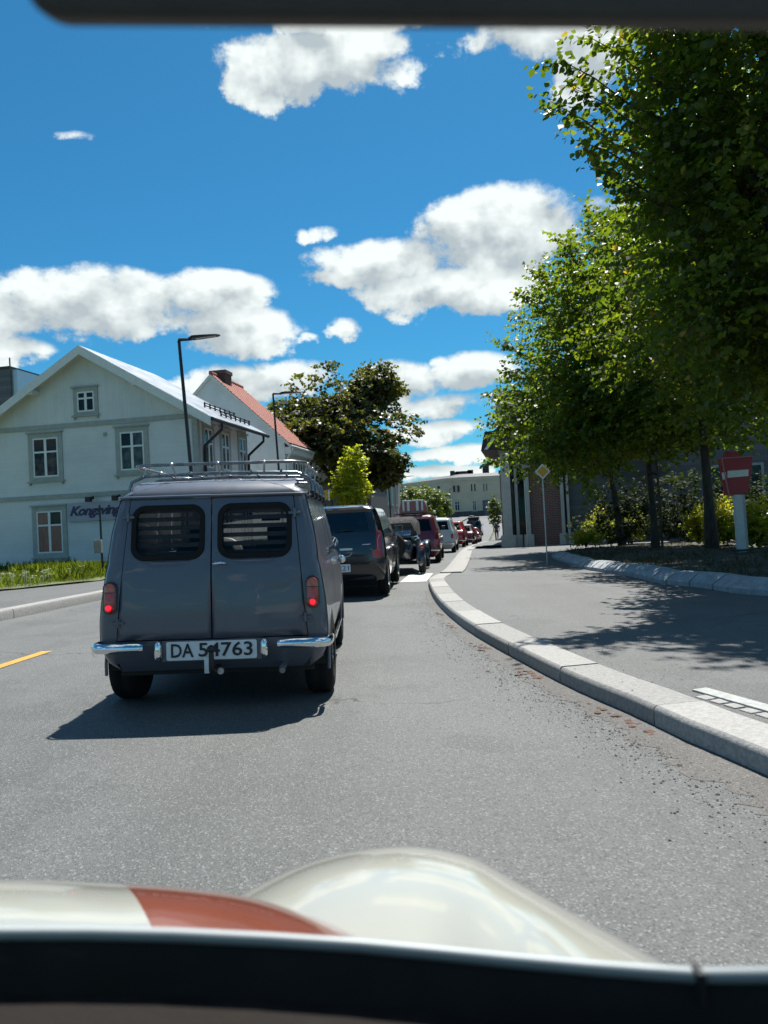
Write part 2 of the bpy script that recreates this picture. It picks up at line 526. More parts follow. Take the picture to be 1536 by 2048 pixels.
# ================================================================== SETTING
random.seed(4)
CARX = [(-10, -1.9), (5, -1.07), (12, -0.45), (20.8, 0.72), (27.5, 1.9), (40, 3.75), (55, 6.0), (70, 8.2), (100, 12.8), (172, 24.6), (260, 40)]
carx = lambda y: smooth_interp(CARX, y)
_kf = sorted([(p.y, p.x) for p in (G(*q) for q in [(859.7, 1162.5), (863, 1187.6), (881.6, 1217), (918, 1251), (959, 1279), (1055, 1333.5), (1155, 1386), (1273.5, 1438), (1360, 1481.6), (1536, 1559)])])
_kr = [(-8, 3.2), (-2, 2.35), (1.0, 1.85)] + _kf + sorted([(p.y, p.x) for p in (G(890, 1141), G(928, 1098), G(960, 1086))]) + [(62, 8.2), (75, 10.2), (100, 14.2), (172, 26), (260, 42)]
kerbr = lambda y: smooth_interp(_kr, y)
_kl = [(-8, -7.0), (0, -6.1), (9.9, -5.02), (11.9, -4.8), (20.8, -3.75), (27.5, -2.55), (40, -0.6), (55, 1.6), (70, 3.9), (100, 8.5), (172, 20), (260, 35)]
kerbl = lambda y: smooth_interp(_kl, y)
hp = lambda y: smooth_interp([(-8, .115), (12.5, .115), (16.5, .03), (26, .03), (34, .07), (150, .07)], y)   # right pavement rise above the road


def strip(name, xl, xr, ys, dz, mt, nx=6, kind='structure', parent=None, rough=0.0):
    mb = MB(); n = nx + 1; vs = []
    for y in ys:
        a, b = xl(y), xr(y)
        for i in range(n):
            x = a + (b - a) * i / nx
            vs.append((x, y, gz(x, y) + dz(y) + (random.uniform(-rough, rough) if rough else 0)))
    fs = [(j*n+i, j*n+i+1, (j+1)*n+i+1, (j+1)*n+i) for j in range(len(ys)-1) for i in range(nx)]
    mb.add(vs, fs)
    o = mb.build(name, mt, parent, smooth=60, recalc=False)
    if kind: o['kind'] = kind
    return o


def frange(a, b, s):
    out = []; t = a
    while t < b - 1e-6: out.append(t); t += s
    return out + [b]


YS = frange(-8, 30, 1.0) + frange(32, 180, 4.0) + [200, 240, 300]
# the base sheet reaching to the horizon
mb = MB(); xs = [-1500, -400, -120, -50, -20, -6.6, 0, 7.4, 20, 50, 120, 400, 1500]
gy = [-300, -60] + YS + [400, 600, 1000, 2500]
mb.add([(x, y, gz(x, y) - 0.09) for y in gy for x in xs], [(j*13+i, j*13+i+1, (j+1)*13+i+1, (j+1)*13+i) for j in range(len(gy)-1) for i in range(12)])
tag(mb.build('ground', M_EARTH, recalc=False), kind='structure')
strip('road', lambda y: kerbl(y) - .02, lambda y: kerbr(y) + .02, [y for y in YS if y <= 180], lambda y: 0, A_ROAD, 8)
strip('pavement', lambda y: kerbr(y) + .27, lambda y: max(kerbr(y) + 9, 30), [y for y in YS if y <= 34], lambda y: hp(y) - .012, A_PAVE, 24)
strip('street_pavement', lambda y: kerbr(y) + .27, lambda y: kerbr(y) + 4.0, [y for y in YS if 34 <= y <= 180], lambda y: .055, A_PAVE, 3)
strip('left_pavement', lambda y: kerbl(y) - 2.75, lambda y: kerbl(y) - .24, [y for y in YS if y <= 180], lambda y: .10, A_PAVE, 4)
strip('far_junction', lambda y: -60, lambda y: 120, [150, 156, 162, 168, 174, 180], lambda y: .03, A_ROAD, 40)


def kerb_run(parent, fx, y0, y1, step, prof, mt, gap=0.006, sub=3, dzf=lambda y: 0.0, side=1, jit=0.0, name='kerb_stone', hs=lambda y: 1.0):
    """one mesh per stone along x = fx(y); prof: (offset to the pavement side, height)"""
    y = y0; k = 0
    while y < y1 - .05:
        L = step(y) if callable(step) else step
        e = min(y + L, y1); mb = MB(); rs = []
        dj, oj = random.uniform(-jit, jit), random.uniform(-jit, jit)
        for i in range(sub + 1):
            t = y + gap + (e - y - 2 * gap) * i / sub
            x = fx(t) + oj; d = (fx(t + .05) - fx(t - .05)) / .1
            nx, ny = 1 / math.hypot(1, d), -d / math.hypot(1, d)
            rs.append([(x + side * nx * w, t + side * ny * w, gz(x, t) + dzf(t) + (h * hs(t) + dj if h > 0 else h)) for w, h in prof])
        mb.rings(rs)
        mb.build(name, random.choice(mt) if isinstance(mt, list) else mt, parent, smooth=35)
        y = e; k += 1


kerb_prof = [(0, -.10), (0, .085), (.006, .103), (.022, .115), (.27, .117), (.285, .10), (.285, -.10)]
kr = empty('right_kerb', kind='structure')
kerb_run(kr, kerbr, -1.6, 16.4, 1.12, kerb_prof, M_GRANITES, sub=4, gap=.008, hs=lambda y: hp(y) / .115 if y > 12 else 1.0, jit=.003)
fl_prof = [(0, -.1), (0, .03), (.02, .042), (.46, .042), (.48, .03), (.48, -.1)]
kerb_run(kr, kerbr, 16.6, 62, lambda y: 2.0 if y < 30 else 4.0, fl_prof, M_GRANITE, sub=2)
kl = empty('left_kerb', kind='structure')
kerb_run(kl, kerbl, 4.0, 30, 1.25, [(0, -.1), (0, .10), (.02, .13), (.25, .13), (.26, .11), (.26, -.1)], M_GRANITES, sub=2, side=-1, jit=.004)
kerb_run(kl, kerbl, 30, 70, 4.0, [(0, -.1), (0, .10), (.02, .13), (.25, .13), (.26, .11), (.26, -.1)], M_GRANITE, sub=2, side=-1)

# ---- planted bed on the right with its own chunky kerb
_is = sorted([(p.y, p.x) for p in (G(*q, .11) for q in [(1102.6, 1108), (1128, 1117), (1200.6, 1140), (1246, 1149), (1337, 1169), (1406, 1176), (1474, 1187.6), (1536, 1192)])])
_isl = [(-3, 6.5), (3, 5.0), (6, 4.35)] + _is
island = lambda y: smooth_interp(_isl, y)
yn = _is[-1][0]
far_edge = [(yn, _is[-1][1]), (yn + 1.0, _is[-1][1] + .35), (yn + 2.6, _is[-1][1] + 1.6), (yn + 4.0, _is[-1][1] + 4.2), (yn + 4.6, _is[-1][1] + 9), (yn + 4.9, 28)]
bedx = lambda y: island(y) + .2 if y <= yn else smooth_interp(far_edge, y) + .15
strip('planting_bed', bedx, lambda y: max(9.7, bedx(y) + .25), frange(-3, yn, .5) + frange(yn + .25, yn + 4.9, .35), lambda y: hp(y) + .10, M_SOIL, 20, rough=.018)
ik = empty('planting_bed_kerb', kind='structure')
M_BKERB = mat('bed kerb concrete', (0.30, 0.32, 0.33), 0.8, var=0.22, vscale=9, bump=0.3, bscale=90)
bk = [(0, -.12), (0, .06), (.03, .085), (.15, .165), (.20, .178), (.31, .178), (.32, .16), (.32, -.12)]
kerb_run(ik, island, 2.0, yn, .52, bk, M_BKERB, gap=.016, sub=2, dzf=lambda y: hp(y) - .012, jit=.010, name='kerb_block')

# ---- lane marking, drain edging and joints
yl = MB()
for k in range(0, 7):
    y0 = 4.25 + k * 9.0; y1 = y0 + 3.0; ring = []
    for i in range(7):
        t = y0 + (y1 - y0) * i / 6
        x = carx(t) - 2.42 + (0.10 if k == 0 else 0)
        ring.append([(x - .055, t, gz(x, t) + .004), (x + .055, t, gz(x, t) + .004)])
    yl.rings(ring, False, False, False)
tag(yl.build('centre_line', M_YELLOW, recalc=False), kind='structure')
crs = MB()
for k in range(5):
    t0 = 14.9 + k * .0; xa = kerbl(14.9) + .5 + k * 1.05
    if xa + .5 > kerbr(14.9) - .1: break
    pts = []
    for i in range(5):
        t = 14.6 + i * .55
        pts.append([(xa + .12 * (t - 14.6), t, gz(xa, t) + .004), (xa + .5 + .12 * (t - 14.6), t, gz(xa + .5, t) + .004)])
    crs.rings(pts, False, False, False)
tag(crs.build('crossing_marking', M_WHITEP, recalc=False), kind='structure')

dr = empty('drain_edging', kind='structure')
a, b = G(1384, 1382, .115), G(1760, 1490, .115)
dv = (b - a).normalized(); dn = Vector((-dv.y, dv.x, 0)).normalized()
mb = MB()
p = [a, b, b + dn * .10, a + dn * .10]
mb.hexa([q + Vector((0, 0, -.06)) for q in p] + [q + Vector((0, 0, .010)) for q in p])
mb.build('edging_slab', mat('pale concrete', (0.36, 0.37, 0.35), 0.85, dirt=((.14, .14, .13), 18, .55, .6), var=.2, vscale=30, bump=.3, bscale=160), dr, bevel=.004)
for i in range(9):
    q0 = a + dv * (.02 + i * .105); q1 = q0 + dv * (.085 + random.uniform(-.01, .01))
    for j in range(2):
        c0 = q0 - dn * (.085 + j * .085) + dv * (.045 * j); c1 = q1 - dn * (.085 + j * .085) + dv * (.045 * j)
        if c0.x < kerbr(c0.y) + .30: continue
        mb = MB(); p = [c0, c1, c1 + dn * .07, c0 + dn * .07]
        mb.hexa([v + Vector((0, 0, -.06)) for v in p] + [v + Vector((0, 0, .006 + random.uniform(0, .003))) for v in p])
        mb.build('sett', M_GRANITE, dr, bevel=.006)


def scatter(name, n, gen, mats, kind='stuff', label=None, cat=None):
    """loose grit: small irregular tetra/octa pieces"""
    mb = MB()
    for _ in range(n):
        p, s, fl, mi = gen()
        mb.m = mi
        a = random.uniform(0, 6.28); k = random.randint(4, 6)
        ring = [(p.x + math.cos(a + 6.28*i/k)*s*random.uniform(.7, 1.2), p.y + math.sin(a + 6.28*i/k)*s*random.uniform(.7, 1.2), p.z + random.uniform(0, .25)*s) for i in range(k)]
        top = (p.x, p.y, p.z + s * fl)
        mb.add(ring + [top], [(i, (i+1) % k, k) for i in range(k)])
    o = mb.build(name, mats, recalc=False)
    tag(o, label, cat, kind=kind)
    return o


M_GRIT = mat('grit', (0.20, 0.19, 0.18), 0.9, var=.4, vscale=80)
M_DGRIT = mat('dark grit', (0.055, 0.05, 0.046), 0.9, var=.4, vscale=80)
M_LEAFD = mat('dead leaf', (0.085, 0.036, 0.018), 0.8, var=.4, vscale=40)
M_DUST = asphalt('gutter grime', (0.078, 0.074, 0.068), (0.118, 0.113, 0.104), (0.22, 0.20, 0.18), 0.0)


def ggrit():
    y = random.triangular(1.5, 13, 3.0)
    x = kerbr(y) - abs(random.gauss(0, .22)) - .01
    r = random.random()
    s = random.choice((.002, .003, .003, .004, .005, .007)) * (1.3 if r > .95 else 1)
    return Vector((x, y, gz(x, y) + .001)), s, .7, (0 if r < .5 else 1)


scatter('gutter_grit', 6000, ggrit, [M_GRIT, M_DGRIT], label='loose grit and gravel gathered along the foot of the granite kerb', cat='grit')


def gleaf():
    c = random.choice(((6.7, .06), (5.5, .03), (5.55, .10), (4.3, .05), (8.2, .05), (9.2, .03), (4.0, .04)))
    y = c[0] + random.gauss(0, .12); x = kerbr(y) - .05 - abs(random.gauss(0, c[1]))
    return Vector((x, y, gz(x, y) + .004)), random.uniform(.012, .028), .35, 0


scatter('gutter_leaves', 90, gleaf, [M_LEAFD], label='small drifts of dry reddish leaves lying against the kerb', cat='leaves')


def ktop():
    y = random.uniform(1.6, 10); x = kerbr(y) + random.uniform(.04, .9)
    return Vector((x, y, gz(x, y) + (.117 if x < kerbr(y) + .28 else hp(y) - .011))), random.choice((.003, .004, .006)), .6, 0 if random.random() < .7 else 1


scatter('kerb_grit', 420, ktop, [M_DGRIT, M_LEAFD], label='dark specks of debris strewn over the kerb top and pavement', cat='grit')
# thin, ragged dust lying in the gutter
mb = MB(); rows = []
for y in frange(1.6, 12.5, .055):
    w = .07 + .15 * smooth_interp([(1, 1.0), (3, 1.3), (4.5, .8), (6, .7), (8, .5), (13, .15)], y) * (0.45 + .9 * random.random())
    x1 = kerbr(y) + .004
    rows.append([(x1 - w, y, gz(x1 - w, y) + .0015), (x1 - w * .5, y, gz(x1, y) + .006), (x1, y, gz(x1, y) + .014)])
mb.rings(rows, False, False, False)
tag(mb.build('gutter_dust', M_DUST, smooth=60, recalc=False), 'thin ragged band of grey dust in the gutter beside the kerb', 'dust', kind='stuff')

# far hill behind the town
mb = MB(); vs = []; n = 60
for j in range(6):
    for i in range(n + 1):
        x = -900 + 1800 * i / n; t = j / 5
        hgt = (22 + 16 * math.sin(x * .006 + 1) + 9 * math.sin(x * .019)) * math.sin(t * math.pi * .5)
        vs.append((x, 620 + 300 * t, hgt + 2))
mb.add(vs, [(j*(n+1)+i, j*(n+1)+i+1, (j+1)*(n+1)+i+1, (j+1)*(n+1)+i) for j in range(5) for i in range(n)])
tag(mb.build('hill', mat('wooded hill', (0.035, 0.06, 0.032), 0.95, var=.5, vscale=.05, bump=.8, bscale=.2), smooth=60), kind='structure')
# ================================================================== BUILDINGS
TH = RAD(10.5)                                    # street direction, from +Y towards +X
VD = Vector((math.sin(TH), math.cos(TH), 0))       # along the street
UX = Vector((math.cos(TH), -math.sin(TH), 0))      # to the right, across it
NB_ = -VD                                          # outward normal of the gables that face us
UZ = Vector((0, 0, 1))
M_WHBOARD = bpy.data.materials.new('white board cladding'); M_WHBOARD.use_nodes = True


def board_mat(M, col, step, axis, depth=0.5, var=0.06, dirtc=(0.42, 0.43, 0.42)):
    n, l = M.node_tree.nodes, M.node_tree.links; nb = NB(n, l); p = n['Principled BSDF']
    tc = n.new('ShaderNodeTexCoord'); v = tc.outputs['Object']
    x, y, z = nb.sep(v)
    s = z if axis == 'Z' else nb.math('ADD', nb.math('MULTIPLY', x, UX.x), nb.math('MULTIPLY', y, UX.y))
    fr = nb.math('FRACT', nb.math('MULTIPLY', s, 1 / step))
    cell = nb.math('FLOOR', nb.math('MULTIPLY', s, 1 / step))
    wn_ = n.new('ShaderNodeTexWhiteNoise'); wn_.noise_dimensions = '1D'; l.new(cell, wn_.inputs['W'])
    f = nb.noise(v, 1.1, 5, 0.65)
    c = nb.mix(nb.ramp(f, 0.35, 0.75), col, tuple(q * (1 - 2 * var) for q in col))
    c = nb.mix(nb.math('MULTIPLY', wn_.outputs['Value'], 0.12), c, dirtc)
    groove = nb.ramp(fr, 0.0, 0.07, 1, 0)
    c = nb.mix(nb.math('MULTIPLY', groove, 0.35), c, tuple(q * .55 for q in col))
    l.new(c, p.inputs['Base Color']); p.inputs['Roughness'].default_value = 0.65
    b = n.new('ShaderNodeBump'); b.inputs['Strength'].default_value = depth; b.inputs['Distance'].default_value = 0.02
    l.new(nb.math('SUBTRACT', 1.0, groove), b.inputs['Height']); l.new(b.outputs[0], p.inputs['Normal'])
    return M


board_mat(M_WHBOARD, (0.66, 0.68, 0.68), 0.13, 'U')
M_SIDING = bpy.data.materials.new('white drop siding'); M_SIDING.use_nodes = True; board_mat(M_SIDING, (0.66, 0.68, 0.685), 0.15, 'Z', 0.25)
M_GREYCLAD = bpy.data.materials.new('grey cladding'); M_GREYCLAD.use_nodes = True; board_mat(M_GREYCLAD, (0.085, 0.09, 0.105), 0.22, 'Z', 0.5)
M_BROWNCLAD = bpy.data.materials.new('brown cladding'); M_BROWNCLAD.use_nodes = True; board_mat(M_BROWNCLAD, (0.09, 0.075, 0.065), 0.15, 'U', 0.5)
M_TRIM = mat('grey green trim', (0.33, 0.35, 0.33), 0.6, var=.1, vscale=5)
M_WTRIM = mat('white trim', (0.66, 0.67, 0.65), 0.5, var=.05)
M_SASH = mat('white sash', (0.72, 0.73, 0.71), 0.45, var=.05)
M_PLASTER = mat('white plaster', (0.66, 0.69, 0.69), 0.8, var=.07, vscale=1.2, bump=.15, bscale=30, dirt=((.40, .41, .40), .8, .58, .5))
M_BEIGE = mat('beige plaster', (0.52, 0.46, 0.35), 0.85, var=.08, vscale=.6)
M_BEIGE2 = mat('grey beige plaster', (0.30, 0.275, 0.24), 0.85, var=.08, vscale=.6)
M_METALROOF = mat('sheet roof', (0.36, 0.37, 0.38), 0.32, 0.55, var=.12, vscale=1.5)
M_STONE = mat('foundation stone', (0.19, 0.185, 0.18), 0.9, var=.25, vscale=4, bump=.5, bscale=12)
M_PDARK = mat('dark pane', (0.018, 0.021, 0.024), 0.05, var=.3, vscale=3, spec=.22)
M_PMID = mat('pane with net curtain', (0.07, 0.08, 0.08), 0.06, var=.55, vscale=5, spec=.25)
M_PCURT = mat('pane with pink curtain', (0.26, 0.115, 0.095), 0.08, var=.25, vscale=9, spec=.25, stretch=(4, 4, .4))
M_PROOM = mat('pane with room behind', (0.06, 0.04, 0.038), 0.05, var=.9, vscale=4.0, spec=.22)


def tile_mat():
    M = bpy.data.materials.new('red roof tiles'); M.use_nodes = True
    n, l = M.node_tree.nodes, M.node_tree.links; nb = NB(n, l); p = n['Principled BSDF']
    tc = n.new('ShaderNodeTexCoord'); v = tc.outputs['Object']
    f = nb.noise(v, 3.0, 5, 0.7); g = nb.noise(v, 14.0, 3, 0.6)
    c = nb.mix(nb.ramp(f, .3, .7), (0.30, 0.085, 0.055), (0.36, 0.13, 0.09))
    c = nb.mix(nb.ramp(g, .5, .75, 0, .6), c, (0.13, 0.055, 0.045))
    l.new(c, p.inputs['Base Color']); p.inputs['Roughness'].default_value = .8
    return M


M_TILE = tile_mat()


def brick_mat():
    M = bpy.data.materials.new('dark red brick'); M.use_nodes = True
    n, l = M.node_tree.nodes, M.node_tree.links; nb = NB(n, l); p = n['Principled BSDF']
    tc = n.new('ShaderNodeTexCoord'); v = tc.outputs['Object']; x, y, z = nb.sep(v)
    s = nb.math('ADD', nb.math('MULTIPLY', x, UX.x), nb.math('MULTIPLY', y, UX.y))
    b = n.new('ShaderNodeTexBrick'); l.new(nb.comb(s, z, 0.0), b.inputs['Vector'])
    b.inputs['Color1'].default_value = (0.20, 0.07, 0.055, 1); b.inputs['Color2'].default_value = (0.13, 0.055, 0.05, 1); b.inputs['Mortar'].default_value = (0.20, 0.18, 0.165, 1)
    b.inputs['Scale'].default_value = 1.0; b.inputs['Mortar Size'].default_value = .012
    b.inputs['Brick Width'].default_value = .24; b.inputs['Row Height'].default_value = .077
    l.new(b.outputs['Color'], p.inputs['Base Color']); p.inputs['Roughness'].default_value = .85
    return M


M_BRICK = brick_mat()


class Wall:
    """a wall plane with its own frame: s to the right, z up, d outward"""
    def __init__(s, origin, ux, n):
        s.o, s.ux, s.n = Vector((origin[0], origin[1], 0)), Vector(ux), Vector(n)

    def P(s, a, z, d=0.0):
        return s.o + s.ux * a + s.n * d + UZ * z

    def px(s, x, y, d=0.0):
        p = PL(x, y, s.o + s.n * d, s.n)
        return (p - s.o).dot(s.ux), p.z

    def box(s, mb, a0, a1, z0, z1, d0, d1):
        return mb.hexa([s.P(a0, z0, d0), s.P(a1, z0, d0), s.P(a1, z0, d1), s.P(a0, z0, d1), s.P(a0, z1, d0), s.P(a1, z1, d0), s.P(a1, z1, d1), s.P(a0, z1, d1)])

    def rect(s, x0, y0, x1, y1):
        """px rectangle -> s0,s1,z0,z1 (averaging opposite sides)"""
        c = [s.px(x0, y0), s.px(x1, y0), s.px(x1, y1), s.px(x0, y1)]
        return ((c[0][0]+c[3][0])/2, (c[1][0]+c[2][0])/2, (c[2][1]+c[3][1])/2, (c[0][1]+c[1][1])/2)


def window(W, parent, r, trim, panes, tw=.12, cols=2, split=.66, head=.05, tm=None, simple=False):
    """r = outer trim rectangle; panes = pane material(s), upper row then lower row"""
    a0, a1, z0, z1 = r; tm = tm or M_TRIM
    mb = MB(); W.box(mb, a0, a0+tw, z0, z1, 0, .035); W.box(mb, a1-tw, a1, z0, z1, 0, .035)
    W.box(mb, a0+tw, a1-tw, z0, z0+tw*.8, 0, .033); W.box(mb, a0+tw, a1-tw, z1-tw, z1, 0, .033)
    w = mb.build('window', tm, parent)
    if simple:
        mb = MB(); W.box(mb, a0+tw, a1-tw, z0+tw*.8, z1-tw, .004, .012); mb.build('pane', panes[0], w)
        return w
    mb = MB(); W.box(mb, a0-.05, a1+.05, z1+.001, z1+head, 0, .09); mb.build('lintel', tm, w)
    mb = MB(); W.box(mb, a0-.05, a1+.05, z0-.055, z0-.001, 0, .10)
    W.box(mb, a0+.0, a0+.06, z0-.14, z0-.056, 0, .06); W.box(mb, a1-.06, a1, z0-.14, z0-.056, 0, .06)
    mb.build('sill', tm, w)
    i0, i1, j0, j1 = a0+tw, a1-tw, z0+tw*.8, z1-tw; fw = .05
    zs = j0 + (j1-j0)*split
    mb = MB(); W.box(mb, i0, i0+fw, j0, j1, .002, .026); W.box(mb, i1-fw, i1, j0, j1, .002, .026)
    W.box(mb, i0+fw, i1-fw, j0, j0+fw, .002, .025); W.box(mb, i0+fw, i1-fw, j1-fw, j1, .002, .025)
    cw = (i1-i0-2*fw)
    mid = (i0+i1)/2
    W.box(mb, mid-.045, mid+.045, j0+fw, j1-fw, .002, .03)
    W.box(mb, i0+fw, mid-.045, zs-.03, zs+.03, .002, .028); W.box(mb, mid+.045, i1-fw, zs-.03, zs+.03, .002, .028)
    mb.build('sash_frame', M_SASH, w)
    k = 0
    for (x0, x1) in ((i0+fw, mid-.045), (mid+.045, i1-fw)):
        for (y0, y1) in ((j0+fw, zs-.03), (zs+.03, j1-fw)):
            mb = MB(); W.box(mb, x0, x1, y0, y1, .003, .010); mb.build('pane', panes[k % len(panes)], w); k += 1
    return w


def gable_house(name, label, C, zb, apex_px, eave_px, eave_far_px, wallmats, roofmat, verge=.45, base=None, over=.4, wide=None, roof_t=.12, vmat=None):
    """C = near right wall corner; gable towards us. returns dict of frames"""
    root = empty(name, (C.x, C.y, zb), label, 'house')
    root_mw = Matrix.Translation((C.x, C.y, zb))
    W = Wall(C, UX, NB_)
    sr, zr = W.px(*apex_px, verge)                        # ridge
    se, ze = W.px(*eave_px, verge)                        # near eave tip
    sl = sr - (se - sr)
    pitch = (zr - ze) / (se - sr)
    # house depth from the far end of the eave
    E0 = W.P(se, ze, verge); r = ray(*eave_far_px)
    best = min((abs((E0 + VD*t - Vector((0, 0, CAM_H))).normalized().x / ((E0 + VD*t - Vector((0, 0, CAM_H))).normalized().y) - r.x / r.y), t) for t in frange(2, 30, .05))[1]
    dep = best
    zw = zr - (0 - sr) * pitch - roof_t * 1.15             # wall top at the right corner (s=0)
    swl = 2 * sr                                           # left wall corner
    return root, W, dict(sr=sr, zr=zr, se=se, ze=ze, sl=sl, pitch=pitch, dep=dep, zw=zw, swl=swl, verge=verge, t=roof_t)


def reparent(root):
    """children were built in world space: keep them in place under the root"""
    inv = root.matrix_basis.inverted()
    for c in root.children:
        c.matrix_parent_inverse = inv


def roof_slabs(W, q, root, mt, vm, vw=.16):
    t = q['t']; v = q['verge']; L = q['dep']
    for sgn, se in ((1, q['se']), (-1, q['sl'])):
        mb = MB(); sr, zr, ze = q['sr'], q['zr'], q['ze']
        p = [W.P(sr, zr - t, v), W.P(se, ze - t, v), W.P(se, ze - t, -L), W.P(sr, zr - t, -L), W.P(sr, zr, v), W.P(se, ze, v), W.P(se, ze, -L), W.P(sr, zr, -L)]
        mb.hexa(p)
        rf = mb.build('roof_slope', mt, root)
        mb = MB()                                          # barge board on the verge
        p = [W.P(sr, zr - t - vw, v), W.P(se, ze - t - vw, v), W.P(se, ze - t - vw, v + .03), W.P(sr, zr - t - vw, v + .03),
             W.P(sr, zr - .012, v + .001), W.P(se, ze - .012, v + .001), W.P(se, ze - .012, v + .03), W.P(sr, zr - .012, v + .03)]
        mb.hexa(p); mb.build('barge_board', vm, root)
        mb = MB()                                          # soffit shadow board
        p = [W.P(sr, zr - t - .03, 0), W.P(se, ze - t - .03, 0), W.P(se, ze - t - .03, v), W.P(sr, zr - t - .03, v),
             W.P(sr, zr - t - .002, 0), W.P(se, ze - t - .002, 0), W.P(se, ze - t - .002, v), W.P(sr, zr - t - .002, v)]
        mb.hexa(p); mb.build('soffit', vm, root)
    return


# ------------------------------------------------------------------ white timber house
C1 = D(400, 1000, 25.6); zb1 = -0.1
h1, W1, q1 = gable_house('timber_house', 'white timber house with grey window trim and a lettered sign on its gable', C1, zb1, (157, 690), (421, 832), (527, 872), None, None, verge=.45)
sr, zr, pitch = q1['sr'], q1['zr'], q1['pitch']; wl1 = q1['dep'] - .45
zg = W1.px(200, 845)[1]                                   # band between wall and gable triangle
mb = MB(); W1.box(mb, q1['swl'], 0, zb1 - .3, q1['zw'] - .02, 0, -wl1)
mb.build('wall', M_SIDING, h1)
mb = MB()
tri = [W1.P(q1['swl'], zg), W1.P(0, zg), W1.P(0, q1['zw']), W1.P(sr, zr - q1['t']*1.2), W1.P(q1['swl'], q1['zw'])]
mb.prism([p + NB_ * .02 for p in tri], VD * .35); mb.build('gable_wall', M_WHBOARD, h1)
mb = MB(); W1.box(mb, q1['swl'] - .03, .03, zb1 - .4, zb1 + .42, -wl1 - .03, .04); mb.build('foundation', M_STONE, h1)
roof_slabs(W1, q1, h1, M_METALROOF, M_WTRIM, .2)
for yy, hh in ((846, .16), (988, .15)):
    z_ = W1.px(200, yy)[1]
    mb = MB(); W1.box(mb, q1['swl'] - .03, .03, z_ - hh/2, z_ + hh/2, 0, .05); mb.build('belt_band', M_TRIM, h1)
mb = MB(); W1.box(mb, -.16, .035, zb1 + .42, q1['zw'], .0, .035); W1.box(mb, .001, .035, zb1 + .42, q1['zw'] - .02, -.16, -.001); mb.build('corner_board', M_TRIM, h1)
window(W1, h1, W1.rect(58, 866, 126, 962), M_TRIM, [M_PROOM, M_PDARK, M_PROOM, M_PDARK], .17, split=.64)
window(W1, h1, W1.rect(232, 853, 298, 948), M_TRIM, [M_PMID, M_PDARK, M_PMID, M_PMID], .17, split=.62)
window(Wall(C1 + NB_ * .021, UX, NB_), h1, W1.rect(148, 775, 197, 830), M_TRIM, [M_PDARK], .14, split=.66)
window(W1, h1, W1.rect(66, 1012, 135, 1114), M_TRIM, [M_PCURT, M_PCURT, M_PCURT, M_PDARK], .17, split=.66)
r4 = W1.rect(66, 1012, 135, 1114); off = W1.rect(232, 853, 298, 948)[0] - W1.rect(58, 866, 126, 962)[0]
window(W1, h1, (r4[0] + off, r4[1] + off, r4[2], r4[3]), M_TRIM, [M_PDARK], .17, split=.66)
window(W1, h1, (r4[0] - off, r4[1] - off, r4[2], r4[3]), M_TRIM, [M_PDARK], .17, split=.66)
S1 = Wall(C1, VD, UX)                                     # street side wall
zt = W1.rect(232, 853, 298, 948)
for xa, xb in ((411, 423), (445, 456), (480, 489)):
    a0, a1 = S1.px(xa, 900)[0], S1.px(xb, 900)[0]
    c = (a0 + a1) / 2
    window(S1, h1, (c - .48, c + .48, zt[2], zt[3]), M_TRIM, [M_PMID], .14, split=.62)
    window(S1, h1, (c - .48, c + .48, r4[2], r4[3]), M_TRIM, [M_PDARK], .14, split=.62)
# gutter, downpipes, snow guard
mb = MB(); E0 = W1.P(q1['se'], q1['ze'] - .09, q1['verge']); E1 = W1.P(q1['se'], q1['ze'] - .09, -q1['dep'])
mb.tube([E0 + UX * .05, E1 + UX * .05], .065, 10); mb.build('gutter', M_BLACKM, h1, smooth=40)
for d_ in (-.35, -q1['dep'] + .6):
    p0 = W1.P(q1['se'] + .05, q1['ze'] - .12, d_ if d_ > -1 else d_); mb = MB()
    mb.tube([p0, p0 - UZ * .22, W1.P(.12, q1['ze'] - .85, d_), W1.P(.10, q1['ze'] - 1.05, d_), W1.P(.10, zb1 + .2, d_)], .05, 8)
    mb.build('downpipe', M_BLACKM, h1, smooth=40)
for kx in (.55, 1.15):
    mb = MB(); s_ = q1['se'] - kx
    for hh_ in (.07, .16):
        z_ = q1['ze'] + pitch * kx + hh_
        mb.tube([W1.P(s_, z_, -1.8), W1.P(s_, z_, -q1['dep'] + .4)], .022, 6)
    for k in range(7):
        d_ = -1.8 - k * (q1['dep'] - 2.3) / 6
        mb.box(W1.P(s_, q1['ze'] + pitch * kx + .09, d_), (.05, .05, .2))
    mb.build('snow_guard', M_BLACKM, h1)
mb = MB(); W1.box(mb, *(lambda r: (r[0], r[1], r[2], r[3]))(W1.rect(208, 865, 213, 872)), 0, .06); mb.build('wall_vent', M_TRIM, h1)
for kx in (-1.9, 1.9):                                    # purlin ends under the verge
    mb = MB(); W1.box(mb, sr + kx - .07, sr + kx + .07, zr - abs(kx) * pitch - q1['t'] - .26, zr - abs(kx) * pitch - q1['t'] - .09, 0, .43); mb.build('purlin_end', M_WTRIM, h1)
reparent(h1)
